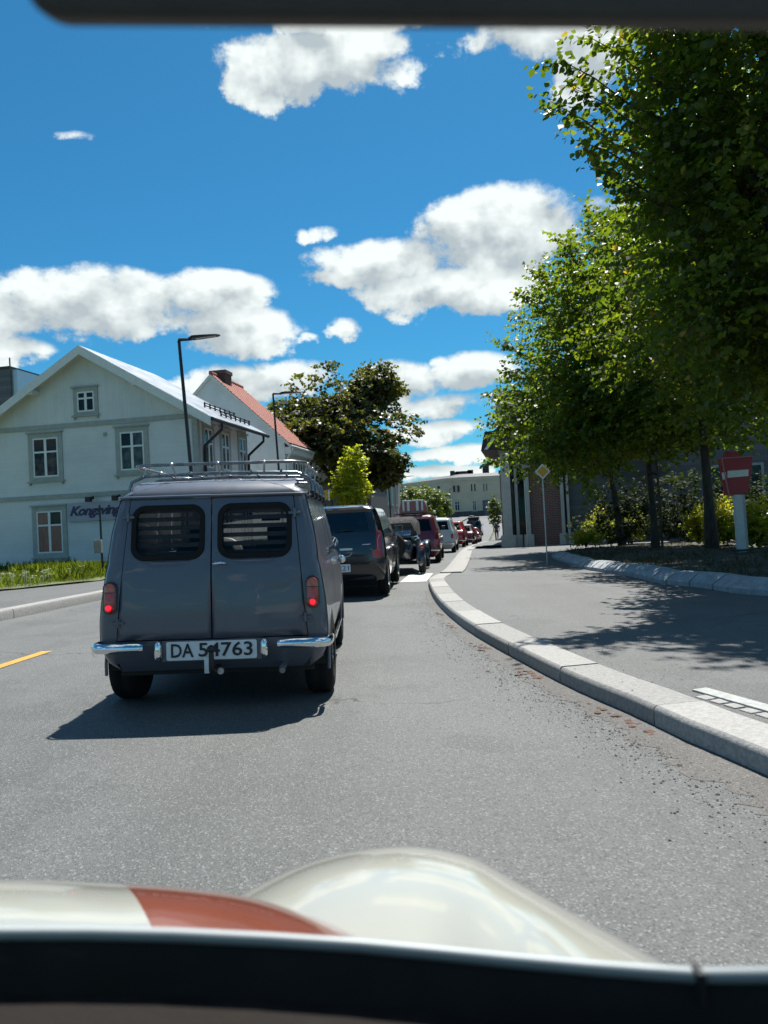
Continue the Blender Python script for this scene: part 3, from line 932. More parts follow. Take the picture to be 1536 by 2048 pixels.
# lettered sign board on the gable and its two lamps
sg = W1.rect(137, 1004, 245, 1041); sw = 5.0
sgn = empty('wall_sign', W1.P(sg[0], sg[2], .03), 'pale lilac sign board with dark script lettering on the timber house wall', 'sign')
mb = MB(); W1.box(mb, sg[0], sg[0] + 3.55, sg[2], sg[3], .052, .085)
mb.build('board', mat('lilac board', (0.34, 0.345, 0.42), .5, var=.05), sgn)
text_mesh('Kongsvinger', .44, 'lettering', mat('violet lettering', (0.035, 0.022, 0.075), .5), sgn, W1.P(sg[0] + .10, sg[2] + .09, .088), UX, UZ, .008, shear=.38, offset=.016, spacing=.93, width=2.32)
reparent(sgn)
for k, (lx, ly) in enumerate(((180, 998), (233, 995))):
    a_, z_ = W1.px(lx, ly, .3)
    lp = empty('wall_lamp', W1.P(a_, z_, .05), ('small black spotlight above the sign board, the one beside the window', 'small black spotlight above the middle of the lilac sign board')[k], 'lamp', 'spotlights over the house sign')
    mb = MB(); W1.box(mb, a_ - .02, a_ + .02, z_ + .02, z_ + .06, .05, .3); mb.build('arm', M_BLACKM, lp)
    mb = MB(); W1.box(mb, a_ - .13, a_ + .08, z_ - .1, z_ + .07, .28, .42); W1.box(mb, a_ + .085, a_ + .16, z_ - .02, z_ + .1, .3, .36); mb.build('lamp_head', M_BLACK, lp, bevel=.02)
    reparent(lp)

# ------------------------------------------------------------------ white rendered house with the red tiled roof
C2 = D(572, 950, 36.0); zb2 = gz(C2.x, 36)
h2, W2, q2 = gable_house('rendered_house', 'white rendered house with steep red tiled roof and brown brick chimney', C2, zb2, (421, 748), (579, 887), (626, 901), None, None, verge=.12, roof_t=.1)
wl2 = q2['dep'] - .15; sr2, zr2, pt2 = q2['sr'], q2['zr'], q2['pitch']
mb = MB()
poly = [W2.P(q2['swl'], zb2 - .3), W2.P(0, zb2 - .3), W2.P(0, q2['zw']), W2.P(sr2, zr2 - .12), W2.P(q2['swl'], q2['zw'])]
mb.prism(poly, VD * wl2); mb.build('wall', M_PLASTER, h2)
roof_slabs(W2, q2, h2, M_UNDER, M_WTRIM, .05)
# rolls of tiles, running down the slope, with stepped courses
mb = MB(); Lr = q2['dep'] + .12; run = q2['se'] - sr2; nrow = 26; ncol = int(Lr / .24)
prof_n = ncol * 2 + 1
rows = []
for j in range(nrow):
    for e in (0, 1):
        u_ = (j + e * .98) / nrow
        lift = .10 if e else .055
        rows.append([W2.P(sr2 + run * u_, zr2 - run * u_ * pt2 + lift * .6 - .02 + (.035 if k % 2 else 0), q2['verge'] - Lr * k / (prof_n - 1)) for k in range(prof_n)])
mb.rings(rows, False, False, False)
mb.build('roof_tiles', M_TILE, h2, kind='stuff', recalc=False)
mb = MB(); rows = []
for j in range(2):
    u_ = j; rows.append([W2.P(sr2 - run * u_, zr2 - run * u_ * pt2 + .03, q2['verge'] - Lr * k / 4) for k in range(5)])
mb.rings(rows, False, False, False); mb.build('roof_tiles_back', M_TILE, h2, recalc=False)
mb = MB(); mb.tube([W2.P(sr2, zr2 + .05, q2['verge']), W2.P(sr2, zr2 + .05, -q2['dep'])], .1, 8); mb.build('ridge_tiles', M_TILE, h2, smooth=40)
ca, cz = W2.px(440, 745, -.9)
mb = MB(); W2.box(mb, ca - .38, ca + .38, zr2 - 1.4, cz + .02, -.6, -1.4); ch = mb.build('chimney', mat('chimney brick', (0.10, 0.065, 0.055), .9, var=.3, vscale=12), h2)
mb = MB(); W2.box(mb, ca - .43, ca + .43, cz - .12, cz + .05, -.55, -1.45); mb.build('chimney_cap', mat('chimney cap', (.12, .085, .075), .9), ch)
S2 = Wall(C2, VD, UX)
mb = MB(); E0 = W2.P(q2['se'] + .05, q2['ze'] - .1, .1); E1 = W2.P(q2['se'] + .05, q2['ze'] - .1, -q2['dep']); mb.tube([E0, E1], .06, 8); mb.build('gutter', M_WTRIM, h2, smooth=40)
mb = MB(); W2.box(mb, 0, q2['se'], q2['ze'] - .45, q2['ze'] - .13, -.02, -wl2); mb.build('eaves_cornice', M_WTRIM, h2)
for d_ in (-.12, -q2['dep'] + .35):
    mb = MB(); p0 = W2.P(q2['se'] + .05, q2['ze'] - .14, d_); mb.tube([p0, p0 - UZ * .12, W2.P(.1, q2['ze'] - .6, d_), W2.P(.07, q2['ze'] - .75, d_), W2.P(.07, zb2, d_)], .045, 8); mb.build('downpipe', M_WTRIM, h2, smooth=40)
for k in range(3):
    for z0, z1 in ((zb2 + .9, zb2 + 2.4), (zb2 + 3.3, zb2 + 4.5)):
        if z1 > q2['zw'] - .3: continue
        a_ = 1.0 + k * (wl2 - 2.2) / 2
        window(S2, h2, (a_, a_ + 1.0, z0, z1), M_WTRIM, [M_PMID], .1, split=.62, tm=M_WTRIM)
for z0 in (zb2 + 3.2,):
    mb = MB(); W2.box(mb, q2['swl'], .02, z0, z0 + .08, 0, .03); mb.build('string_course', M_PLASTER, h2)
reparent(h2)

# ------------------------------------------------------------------ grey tower block at the far left
def slab_building(name, label, C, w, dep, z0, z1, wm, cat='building', roofm=None, left=False):
    root = empty(name, (C.x, C.y, z0), label, cat); W = Wall(C, UX, NB_)
    mb = MB(); W.box(mb, (-w if left else 0), (0 if left else w), z0 - .5, z1, 0, -dep); mb.build('wall', wm, root)
    mb = MB(); W.box(mb, (-w if left else 0) - .06, (0 if left else w) + .06, z1, z1 + .18, .08, -dep - .08); mb.build('roof_edge', roofm or M_BLACKM, root)
    return root, W


Ct = D(22, 800, 62); zt_ = D(10, 737, 62).z
bt, Wt = slab_building('grey_block', 'dark grey clad tower block rising behind the timber house', Ct, 14, 9, 0, zt_, M_GREYCLAD, left=True)
mb = MB(); Wt.box(mb, -.4, -.32, zt_, zt_ + 1.0, -.5, -.58); mb.build('roof_vent', M_BLACKM, bt)
mb = MB(); Wt.box(mb, -.02, .5, 0, zt_ - .1, -.2, -4); mb.build('metal_flashing', M_STEEL, bt)
reparent(bt)

# ------------------------------------------------------------------ brown house behind the maple, then the beige street house
Cb = D(742, 1000, 50)
bb, Wb = slab_building('brown_house', 'dark brown clad building half hidden behind the big tree', Cb, 9, 6, gz(Cb.x, 50), gz(Cb.x, 50) + 4.3, M_BROWNCLAD, left=True)
for k in range(3):
    window(Wb, bb, (-8.0 + k * 2.6, -6.9 + k * 2.6, gz(Cb.x, 50) + 1.2, gz(Cb.x, 50) + 2.6), M_WTRIM, [M_PDARK], .1)
reparent(bb)
Cg = D(800, 985, 66); zg0 = gz(Cg.x, 66); ztop = D(800, 925, 66).z
bg = empty('street_house', (Cg.x, Cg.y, zg0), 'grey beige plastered street house with tall narrow windows beyond the big tree', 'building')
Sg = Wall(Cg, -VD, UX)                                     # street face, s runs towards us
Wg = Wall(Cg - VD * 16, UX, NB_)
mb = MB(); Sg.box(mb, 0, 16, zg0 - .5, ztop - .3, 0, -9); mb.build('wall', M_BEIGE2, bg)
mb = MB(); Sg.box(mb, -.2, 16.2, ztop - .3, ztop, .3, -9); mb.build('cornice', M_BEIGE2, bg)
mb = MB(); p = [Sg.P(-.2, ztop + .001, .3), Sg.P(16.2, ztop + .001, .3), Sg.P(16.2, ztop + .001, -9), Sg.P(-.2, ztop + .001, -9), Sg.P(3, ztop + 1.9, -4), Sg.P(13, ztop + 1.9, -4), Sg.P(13, ztop + 1.9, -5), Sg.P(3, ztop + 1.9, -5)]
mb.hexa(p); mb.build('roof', mat('slate roof', (.07, .07, .075), .7, var=.2, vscale=2), bg)
mb = MB(); Sg.box(mb, -.03, 16, zg0 + 2.6, zg0 + 2.75, 0, .06); mb.build('string_course', M_BEIGE2, bg)
for k in range(7):
    a_ = 1.6 + k * 2.0
    window(Sg, bg, (a_, a_ + 1.1, zg0 + 3.2, ztop - .9), M_WTRIM, [M_PDARK], .12, tm=M_BEIGE2)
    window(Sg, bg, (a_, a_ + 1.1, zg0 + .7, zg0 + 2.2), M_WTRIM, [M_PDARK], .12, tm=M_BEIGE2)
reparent(bg)

# ------------------------------------------------------------------ cream corner house closing the street
Yf = 172; Cf = D(906, 1030, Yf); zf = 2.2
bf = empty('cream_house', (Cf.x, Cf.y, zf), 'cream plastered two storey corner house closing the far end of the street', 'building')
zft = D(940, 953, Yf).z
U2 = Vector((math.cos(RAD(2)), math.sin(RAD(2)), 0)); N2 = Vector((math.sin(RAD(2)), -math.cos(RAD(2)), 0))
Wf = Wall(Cf, U2, N2)
UL = Vector((math.cos(RAD(58)), -math.sin(RAD(58)), 0)); NL = Vector((-math.sin(RAD(58)), -math.cos(RAD(58)), 0))
left_end = Cf - UL * 26
mb = MB()
plan = [Wf.P(26, 0), Wf.P(26, 0, -16), Vector((left_end.x, left_end.y, 0)) + Vector((12, 10, 0)), Vector((left_end.x, left_end.y, 0))]
arc = []
for k in range(7):                                         # rounded corner between the two faces
    a_ = k / 6; pa = Vector((Cf.x, Cf.y, 0)) - UL * 3; pb = Wf.P(3, 0); pm = Vector((Cf.x, Cf.y, 0))
    arc.append(pa * (1-a_)**2 + pm * 2*a_*(1-a_) + pb * a_*a_)
plan = plan + arc
mb.prism([p + UZ * (zf - 1) for p in plan], UZ * (zft - zf + .2)); mb.build('wall', M_BEIGE, bf, smooth=30)
cen = sum(plan, Vector()) / len(plan)
big = [cen + (p - cen) * 1.03 for p in plan]
mb = MB(); mb.prism([p + UZ * (zft - .82) for p in big], UZ * .75); mb.build('cornice', M_BEIGE, bf, smooth=30)
mb = MB(); top = [cen + (p - cen) * .35 + UZ * (zft + .9) for p in big]; mb.rings([[p + UZ * (zft - .06) for p in big], top]); rff = mb.build('roof', mat('dark sheet roof', (.06, .062, .068), .6, var=.2), bf)
for px_, w_, t_ in ((905, 1.0, 1.7), (913, .7, 1.4), (927, 3.6, 1.5), (941, 1.2, 1.7), (972, 1.4, 3.0)):
    c_ = D(px_, 950, Yf + 7); mb = MB(); mb.box((c_.x, c_.y, zft + t_ * .5 - .1), (w_, 1.2, t_ + .6)); mb.build('chimney', mat('dark chimney', (.05, .045, .05), .9), rff)
mb = MB(); mb.prism([cen + (p - cen) * 1.006 + UZ * (zf - 1) for p in plan], UZ * 2.0); mb.build('plinth', mat('dark plinth', (.09, .085, .085), .9, var=.2), bf)
mb = MB(); mb.prism([cen + (p - cen) * 1.004 + UZ * (zf + 4.5) for p in plan], UZ * .35); mb.build('string_course', M_BEIGE, bf)
for x0, x1, y0, y1, two in ((905, 920, 970, 985, 1), (941, 952, 967, 983, 1), (966, 975, 967, 983, 1), (908, 921, 1001, 1023, 0), (944, 954, 1000, 1023, 0)):
    r = Wf.rect(x0, y0, x1, y1)
    if two:
        m_ = (r[0] + r[1]) / 2
        window(Wf, bf, (r[0], m_ - .12, r[2], r[3]), None, [M_PDARK], .1, tm=M_BEIGE, simple=True); window(Wf, bf, (m_ + .12, r[1], r[2], r[3]), None, [M_PDARK], .1, tm=M_BEIGE, simple=True)
    else:
        window(Wf, bf, r, None, [M_PDARK], .22, tm=M_BEIGE, split=.7)
r = Wf.rect(966, 1000, 982, 1032); mb = MB(); Wf.box(mb, r[0], r[1], r[2], r[3], 0, .18); dd = mb.build('door', mat('grey door', (.10, .10, .125), .6), bf)
mb = MB(); Wf.box(mb, r[0] + .5, r[1] - .5, r[2] + .4, r[3] - .5, .185, .22); mb.build('door_panel', mat('door panel', (.16, .15, .18), .5), dd)
SL = Wall(Cf, UL, NL)
for k in range(5):
    a_ = -5.5 - k * 4
    window(SL, bf, (a_, a_ + 1.3, zf + 1.6, zf + 4.0), None, [M_PDARK], .15, tm=M_BEIGE, simple=True)
    window(SL, bf, (a_, a_ + 1.3, zf + 5.6, zf + 7.3), None, [M_PDARK], .15, tm=M_BEIGE, simple=True)
reparent(bf)

# ------------------------------------------------------------------ shop building on the right with pale columns and brick wall
Cs = D(1004, 1040, 34.5); zs0 = gz(Cs.x, 34) + .05; zst = D(1004, 792, 34.5).z
bs = empty('shop_building', (Cs.x, Cs.y, zs0), 'shop building with pale columns, dark windows and a dark red brick wall', 'building')
Ws = Wall(Cs, UX, NB_)
x_of = lambda px_: Ws.px(px_, 1000)[0]
zc = Ws.px(1020, 905)[1]                                    # underside of the upper floor
mb = MB(); Ws.box(mb, 0, 26, zc, zst, .0, -16); mb.build('upper_wall', mat('pale grey render', (.36, .36, .35), .8, var=.08, vscale=1), bs)
mb = MB(); Ws.box(mb, .35, x_of(1058), zs0 - .3, zc, -1.1, -15); mb.build('glass_front', M_PDARK, bs)
mb = MB(); Ws.box(mb, x_of(1058), x_of(1122), zs0 - .3, zc, -.12, -15); mb.build('brick_wall', M_BRICK, bs)
mb = MB(); Ws.box(mb, x_of(1122), 25.9, zs0 - .3, zc, -.35, -15); mb.build('clad_wall', M_GREYCLAD, bs)
M_COL = mat('pale column', (.44, .43, .41), .75, var=.08, vscale=3)
for xa, xb, d0 in ((1004, 1022, 0), (1030, 1036, -.25), (1050, 1059, .0), (1121, 1128, -.05), (1133, 1138, -.05)):
    a0, a1 = x_of(xa), x_of(xb); mb = MB(); Ws.box(mb, a0, a1, zs0 + .45, zc - .002, d0 + .04, d0 - .5); c_ = mb.build('column', M_COL, bs)
    mb = MB(); Ws.box(mb, a0 - .12, a1 + .12, zs0 - .2, zs0 + .449, d0 + .16, d0 - .6); mb.build('column_base', M_COL, c_)
for k in range(4):
    a0 = .55 + k * .5
    mb = MB(); Ws.box(mb, a0, a0 + .05, zs0, zc, -1.08, -1.03); mb.build('window_bar', M_BLACKM, bs)
mb = MB(); Ws.box(mb, .3, x_of(1058), zc - 1.25, zc - 1.1, -.99, -1.08); mb.build('transom', M_BLACKM, bs)
mb = MB(); Ws.box(mb, .3, x_of(1058) - .02, zs0 - .1, zs0 + .35, -.95, -1.09); mb.build('sill_wall', M_STONE, bs)
mb = MB(); mb.hexa([Ws.P(-.75, zc + .12, .5), Ws.P(.6, zc + .12, .5), Ws.P(.6, zc + .12, -5), Ws.P(-.75, zc + .12, -5), Ws.P(-.55, zc + .95, .5), Ws.P(.6, zc + 1.0, .5), Ws.P(.6, zc + 1.0, -5), Ws.P(-.55, zc + .95, -5)])
mb.build('awning', mat('dark awning', (.035, .028, .03), .7), bs)
mb = MB(); mb.hexa([Ws.P(-.6, zc + .15, .51), Ws.P(-.45, zc + .15, .51), Ws.P(-.45, zc + .15, .55), Ws.P(-.6, zc + .15, .55), Ws.P(-.12, zc + .8, .51), Ws.P(.02, zc + .8, .51), Ws.P(.02, zc + .8, .55), Ws.P(-.12, zc + .8, .55)]); mb.build('awning_stripe', M_WHITE, bs)
Ss = Wall(Cs, VD, -UX)
for k in range(5):
    window(Ss, bs, (1.2 + k * 2.6, 2.4 + k * 2.6, zc + 1.1, zst - .5), M_WTRIM, [M_PDARK], .1)
mb = MB(); Ws.box(mb, -.12, 26.1, zst, zst + .16, .12, -16.1); mb.build('parapet', M_COL, bs)
reparent(bs)
Cw = D(1011, 1030, 60); zw0 = gz(Cw.x, 60)
bw, Ww = slab_building('terrace_house', 'narrow brown plastered terrace house beyond the shop building', D(1003, 1030, 62), 14, 24, zw0, D(1003, 945, 62).z, mat('brown plaster', (.20, .15, .12), .8, var=.15))
for k in range(7):
    window(Wall(D(1003, 1030, 62), VD, -UX), bw, (1 + k * 3.0, 2.2 + k * 3.0, zw0 + 1.0, zw0 + 2.8), None, [M_PDARK], .1, simple=True)
reparent(bw)
# dark building and fence line closing the view behind the planted bed
Cd = Vector((11.5, 31.0, 0))
bd, Wd = slab_building('grey_hall', 'long dark grey hall standing behind the lime trees', Cd, 26, 8, .0, 5.2, M_GREYCLAD)
for k in range(6):
    window(Wd, bd, (1.4 + k * 4.0, 3.6 + k * 4.0, 1.2, 2.8), None, [M_PDARK], .1, simple=True)
reparent(bd)
# ================================================================== VEHICLES
def paint(name, col, rough=.28, coat=.9, metal=0.0):
    return mat(name, col, rough, metal, var=.05, vscale=2.5, coat=coat, dirt=((.16, .15, .14), 3.0, .60, .12))


def lerp_levels(levels, z):
    for a, b in zip(levels, levels[1:]):
        if a[0] <= z <= b[0]:
            t = (z - a[0]) / (b[0] - a[0]); return [a[i] + (b[i] - a[i]) * t for i in range(len(a))]
    return list(levels[-1] if z > levels[-1][0] else levels[0])


def ring_pts(L, fs, xs=None, nc=4, nf=3):
    """one horizontal outline of a car body: L = (z, y_rear, y_front, half width, rear corner r, front corner r, rear crown, front crown)"""
    z, yr, yf, w, rr, rf, cr, cf = L
    xs = xs if xs is not None else (w - rr) * .6
    pts = [(0, yr), (xs * .5, yr), (xs, yr), (w - rr, yr)]
    for i in range(1, nc + 1):
        a = math.pi / 2 * i / nc
        pts.append((w - rr + rr * math.sin(a), yr + rr - rr * math.cos(a)))
    for f in fs: pts.append((w, yr + rr + (yf - rf - yr - rr) * f))
    for i in range(1, nc + 1):
        a = math.pi / 2 * i / nc
        pts.append((w - rf + rf * math.cos(a), yf - rf + rf * math.sin(a)))
    for i in range(1, nf + 1): pts.append(((w - rf) * (1 - i / nf), yf))
    nsid = 3 + nc; nend = nsid + len(fs)
    out = []
    for k, (x, y) in enumerate(pts):
        q = (x / w) ** 2
        if k <= nsid: y += cr * q
        elif k > nend - 1: y -= cf * q
        out.append(Vector((x, y, z)))
    left = [Vector((-p.x, p.y, p.z)) for p in out[1:-1]][::-1]
    return out + left, len(out)


def zloft(levels, fs, assign, seam=None):
    """returns {part: MB}; assign(level_index, seg_index_on_half, side) -> part name or None"""
    rings = []; half = 0
    for L in levels:
        r, half = ring_pts(L, fs, seam(L[0]) if seam else None); rings.append(r)
    n = len(rings[0]); parts = {}
    for i in range(len(rings) - 1):
        for k in range(n):
            k2 = (k + 1) % n
            side = 1 if k < half - 1 else -1
            seg = k if side == 1 else n - 1 - k
            nm = assign(i, seg, side)
            if nm is None: continue
            parts.setdefault(nm, MB()).add([rings[i][k], rings[i][k2], rings[i+1][k2], rings[i+1][k]], [(0, 1, 2, 3)])
    b = parts.setdefault('body', MB())
    b.add(rings[-1], [tuple(range(n))])
    return parts, rings


def weld(mb, d=.0008):
    me = bpy.data.meshes.new('t'); me.from_pydata(mb.v, [], mb.f)
    bm = bmesh.new(); bm.from_mesh(me); bmesh.ops.remove_doubles(bm, verts=bm.verts, dist=d)
    bmesh.ops.recalc_face_normals(bm, faces=bm.faces)
    out = MB(); bm.verts.ensure_lookup_table()
    out.v = [tuple(v.co) for v in bm.verts]; out.f = [tuple(v.index for v in f.verts) for f in bm.faces]; out.mi = [0] * len(out.f)
    bm.free(); bpy.data.meshes.remove(me)
    return out


def wheel(parent, x, y, r=.255, w=.16, rimm=None, hub=True):
    """x = outer face of the tyre (signed)"""
    s = 1 if x > 0 else -1
    cx = x - s * w / 2
    mb = MB(); h = w / 2
    mb.lathe((cx, y, r), (s, 0, 0), [(r*.60, -h), (r*.80, -h), (r*.94, -h*.88), (r, -h*.6), (r, -h*.2), (r*.985, -h*.15), (r*.985, h*.15), (r, h*.2), (r, h*.6), (r*.94, h*.88), (r*.80, h), (r*.62, h*.95), (r*.58, h*.5)], 28)
    t = mb.build('wheel', M_RUBBER, parent, smooth=40)
    mb = MB()
    mb.lathe((cx, y, r), (s, 0, 0), [(.01, -h*.5), (r*.60, -h*.5), (r*.60, h*.80), (r*.56, h*.83), (r*.50, h*.3), (r*.25, h*.25), (r*.18, h*.7), (.01, h*.75)], 24)
    mb.build('rim', rimm or M_STEEL, t, smooth=40)
    return t


def rrect(x0, x1, z0, z1, r, n=6):
    pts = []
    for (cx, cz, a0) in ((x1 - r, z1 - r, 0), (x0 + r, z1 - r, 90), (x0 + r, z0 + r, 180), (x1 - r, z0 + r, 270)):
        for i in range(n + 1):
            a = RAD(a0 + 90 * i / n); pts.append((cx + r * math.cos(a), cz + r * math.sin(a)))
    return pts


def seat(parent, x, y, z0=.35, zt=1.02, m=None):
    mb = MB()
    mb.box((x, y, (z0 + zt - .12) / 2), (.44, .14, zt - .12 - z0)); mb.box((x, y + .25, z0 + .08), (.44, .5, .16)); mb.box((x, y, zt - .05), (.24, .10, .16))
    return mb.build('seat', m or M_BLACK, parent, bevel=.04)


# ------------------------------------------------------------------ the grey van in front
def make_van():
    Yr = 4.68; cx = -1.088
    root = empty('grey_van', (cx, Yr, gz(cx, Yr + .4)), 'old slate grey panel van with chrome quarter bumpers and a roof rack', 'van', rot=(0, math.atan(.02), RAD(1.2)))
    P = paint('slate grey paint', (0.085, 0.094, 0.118), .36, .5)
    LV = [  # z, y_rear, y_front, half width, rear r, front r, crown rear, crown front
        (.23, .12, 3.12, .60, .06, .2, .0, .1), (.29, .05, 3.2, .665, .07, .22, .01, .1), (.36, .015, 3.24, .69, .07, .24, .015, .1), (.43, .0, 3.26, .70, .07, .25, .02, .1),
        (.54, .0, 3.26, .70, .07, .25, .02, .1), (.66, .003, 3.25, .69, .07, .25, .02, .1), (.78, .014, 3.22, .672, .07, .25, .02, .1), (.85, .022, 3.1, .66, .065, .25, .02, .1),
        (.90, .03, 2.5, .648, .065, .18, .02, .12), (.94, .036, 2.44, .648, .06, .14, .02, .13), (1.09, .064, 2.29, .628, .055, .13, .02, .13), (1.235, .092, 2.14, .595, .05, .12, .02, .13),
        (1.30, .106, 2.06, .580, .05, .14, .025, .13), (1.318, .11, 2.03, .575, .055, .15, .025, .13), (1.340, .128, 1.99, .552, .07, .16, .03, .13), (1.362, .15, 1.94, .515, .09, .17, .035, .12), (1.385, .19, 1.86, .455, .11, .18, .035, .1), (1.405, .26, 1.74, .365, .11, .17, .03, .08), (1.419, .36, 1.6, .25, .09, .12, .02, .04), (1.426, .50, 1.4, .12, .05, .06, .0, .0)]
    seam = lambda z: .582 - .075 * max(0, min(1, (z - .43) / .87))
    fs = [0.0, .12, .30, .50, .51, .70, .72, .93, 1.0]
    # half segments: 0,1 rear door | 2 rear flank | 3-6 corner | 7.. side segs | front
    iz = {round(L[0], 3): i for i, L in enumerate(LV)}
    d0, d1 = iz[.43], iz[1.30]; g0, g1 = iz[.94], iz[1.235]

    def assign(i, s, side):
        if s <= 1 and d0 <= i < d1: return None
        if g0 <= i < g1:
            if s in (11, 13): return 'win%d_%d' % (side, s)
            if s >= 19: return 'windscreen'
        return 'body'
    parts, rings = zloft(LV, fs, assign, seam)
    # wheel arches: lift the lower skirt around the wheels
    b = weld(parts['body'])
    nv = []
    for (x, y, z) in b.v:
        for ya in (.46, 2.50):
            dy = abs(y - ya)
            if abs(x) > .5 and dy < .31 and z < .60:
                za = .24 + math.sqrt(max(0, .30**2 - dy*dy)); z = max(z, min(za, .56))
        nv.append((x, y, z))
    b.v = nv
    body = b.build('body', P, root, smooth=40)
    _yz = [(L[0], L[1]) for L in LV]
    yrear = lambda x, z: smooth_interp(_yz, z) + .02 * (x / lerp_levels(LV, z)[3]) ** 2
    # rear doors with rounded window openings
    wz0, wz1 = .925, 1.245
    for s in (1, -1):
        wx0, wx1 = .048, .484
        hole = rrect(wx0, wx1, wz0, wz1, .075)
        cxw, czw = (wx0 + wx1) / 2, (wz0 + wz1) / 2
        z0, z1 = .436, 1.292; x0 = .0045

        def hit(dx, dz):
            """distance from the window centre to the door outline"""
            best = 9
            if dx < -1e-6: best = min(best, (x0 - cxw) / dx)
            if dz > 1e-6: best = min(best, (z1 - czw) / dz)
            if dz < -1e-6: best = min(best, (z0 - czw) / dz)
            if dx > 1e-6:
                for _ in range(1):
                    k = -.075 / .87                       # seam line x = .582-.006 + k (z-.43)
                    den = dx - k * dz; best = min(best, (.577 + k * (czw - .43) - cxw) / den if den > 1e-6 else 9)
            return best
        corners = [(x0, z0), (x0, z1), (.577 - .075 * (z1 - .43) / .87, z1), (.577, z0)]
        ang = sorted(set([round(math.atan2(z - czw, x - cxw), 5) for x, z in hole] + [round(math.atan2(z - czw, x - cxw), 5) for x, z in corners]))

        def inner(a):
            dx, dz = math.cos(a), math.sin(a); lo, hi = 0, 1
            for _ in range(30):
                mid = (lo + hi) / 2; X, Z = abs(mid * dx), abs(mid * dz); hx, hz, r = (wx1 - wx0) / 2, (wz1 - wz0) / 2, .075
                ins = X <= hx and Z <= hz and not (X > hx - r and Z > hz - r and math.hypot(X - hx + r, Z - hz + r) > r)
                lo, hi = (mid, hi) if ins else (lo, mid)
            return lo
        rs = []
        for t in (0, .12, .25, .38, .5, .62, .75, .88, 1.0):
            ring = []
            for a in ang:
                dx, dz = math.cos(a), math.sin(a); d = inner(a) * (1 - t) + hit(dx, dz) * t
                x, z = cxw + dx * d, czw + dz * d
                ring.append((s * x, yrear(x, z) - .004, z))
            rs.append(ring)
        mb = MB(); mb.rings(rs, True, False, False)
        dr = mb.build('rear_door', P, root, smooth=40)
        sol = dr.modifiers.new('Solidify', 'SOLIDIFY'); sol.thickness = .018; sol.offset = -1 if s > 0 else -1
        # rubber gasket
        o_ = rrect(wx0 - .010, wx1 + .010, wz0 - .010, wz1 + .010, .083); i_ = rrect(wx0 + .022, wx1 - .022, wz0 + .022, wz1 - .022, .06)
        mb = MB()
        rr_ = [[(s*x, yrear(x, z) - .0045, z) for x, z in o_], [(s*x, yrear(x, z) - .013, z) for x, z in [(q[0]*.85 + w_[0]*.15, q[1]*.85 + w_[1]*.15) for q, w_ in zip(o_, i_)]],
               [(s*x, yrear(x, z) - .011, z) for x, z in i_], [(s*x, yrear(x, z) + .02, z) for x, z in i_]]
        mb.rings(rr_, True, False, False); gk = mb.build('window_gasket', M_RUBBER, dr, smooth=50)
        mb = MB(); mb.add([(s*x, yrear(x, z) + .002, z) for x, z in i_], [tuple(range(len(i_)))]); mb.build('rear_window', glass('van rear glass', (.85, .88, .88), .45), dr)
        for k in range(6):
            z = .952 + k * .0535; mb = MB()
            mb.box((s * .266, yrear(.266, z) + .045, z), (.44, .004, .027), Matrix.Rotation(RAD(8), 3, 'X'))
            mb.build('louvre_slat', M_BLACK, dr)
        for sx in (.05, .48):
            mb = MB(); mb.box((s * sx, yrear(sx, 1.085) + .05, 1.085), (.03, .012, .33)); mb.build('louvre_frame', M_BLACK, dr)
        # hinges
        for z in (.545, 1.185):
            xh = .577 - .075 * (z - .43) / .87; mb = MB()
            mb.box((s * xh, yrear(xh, z) - .012, z), (.075, .016, .016)); mb.tube([(s * xh, yrear(xh, z) - .018, z - .028), (s * xh, yrear(xh, z) - .018, z + .028)], .009, 8)
            mb.build('hinge', P, dr, bevel=.003)
        # dark shut lines behind the gaps
        mb = MB()
        zz = [.432, .6, .8, 1.0, 1.2, 1.296]
        mb.rings([[(s * (seam(z) - .012), yrear(seam(z), z) + .008, z), (s * (seam(z) + .004), yrear(seam(z), z) + .008, z)] for z in zz], False, False, False)
        mb.build('shut_line', M_SEAM, root)
        # tail lamp: amber over red, in a slim bezel
        xl0, xl1, zl0, zl1 = .572, .658, .598, .796
        tl = MB(); op = rrect(xl0, xl1, zl0, zl1, .042, 8); ip = rrect(xl0 + .010, xl1 - .010, zl0 + .010, zl1 - .010, .032, 8)
        yb = lambda x, z: yrear(min(x, .60), z) + (0 if x < .61 else (x - .61) ** 2 * 3.5)
        tl.rings([[(s*x, yb(x, z) + .01, z) for x, z in op], [(s*x, yb(x, z) - .018, z) for x, z in op], [(s*x, yb(x, z) - .020, z) for x, z in ip], [(s*x, yb(x, z) + .0, z) for x, z in ip]], True, False, False)
        lamp = tl.build('tail_lamp', mat('dark red bezel', (.06, .012, .014), .3, coat=.5), root, smooth=40)
        zc_ = .730

        def dome(za, zb, nm, mt, out):
            mb = MB(); rws = []
            for i in range(7):
                z = za + (zb - za) * i / 6; row = []
                zq = min(max(z, zl0 + .042), zl1 - .042)
                hw = math.sqrt(max(0, .033**2 - (z - zq)**2)) if z != zq else .033
                for j in range(9):
                    u = -1 + j / 4; x = (xl0 + xl1) / 2 + hw * u
                    row.append((s * x, yb(x, z) - .016 - out * math.sqrt(max(0, 1 - u*u*.95)), z))
                rws.append(row)
            mb.rings(rws, False, False, False); return mb.build(nm, mt, lamp, smooth=60)
        dome(zc_ + .002, zl1 - .011, 'amber_lens', M_AMBER, .016)
        dome(zl0 + .062, zc_ - .002, 'red_lens', M_REDL, .016)
        dome(zl0 + .011, zl0 + .060, 'brake_lens', M_REDL, .018)
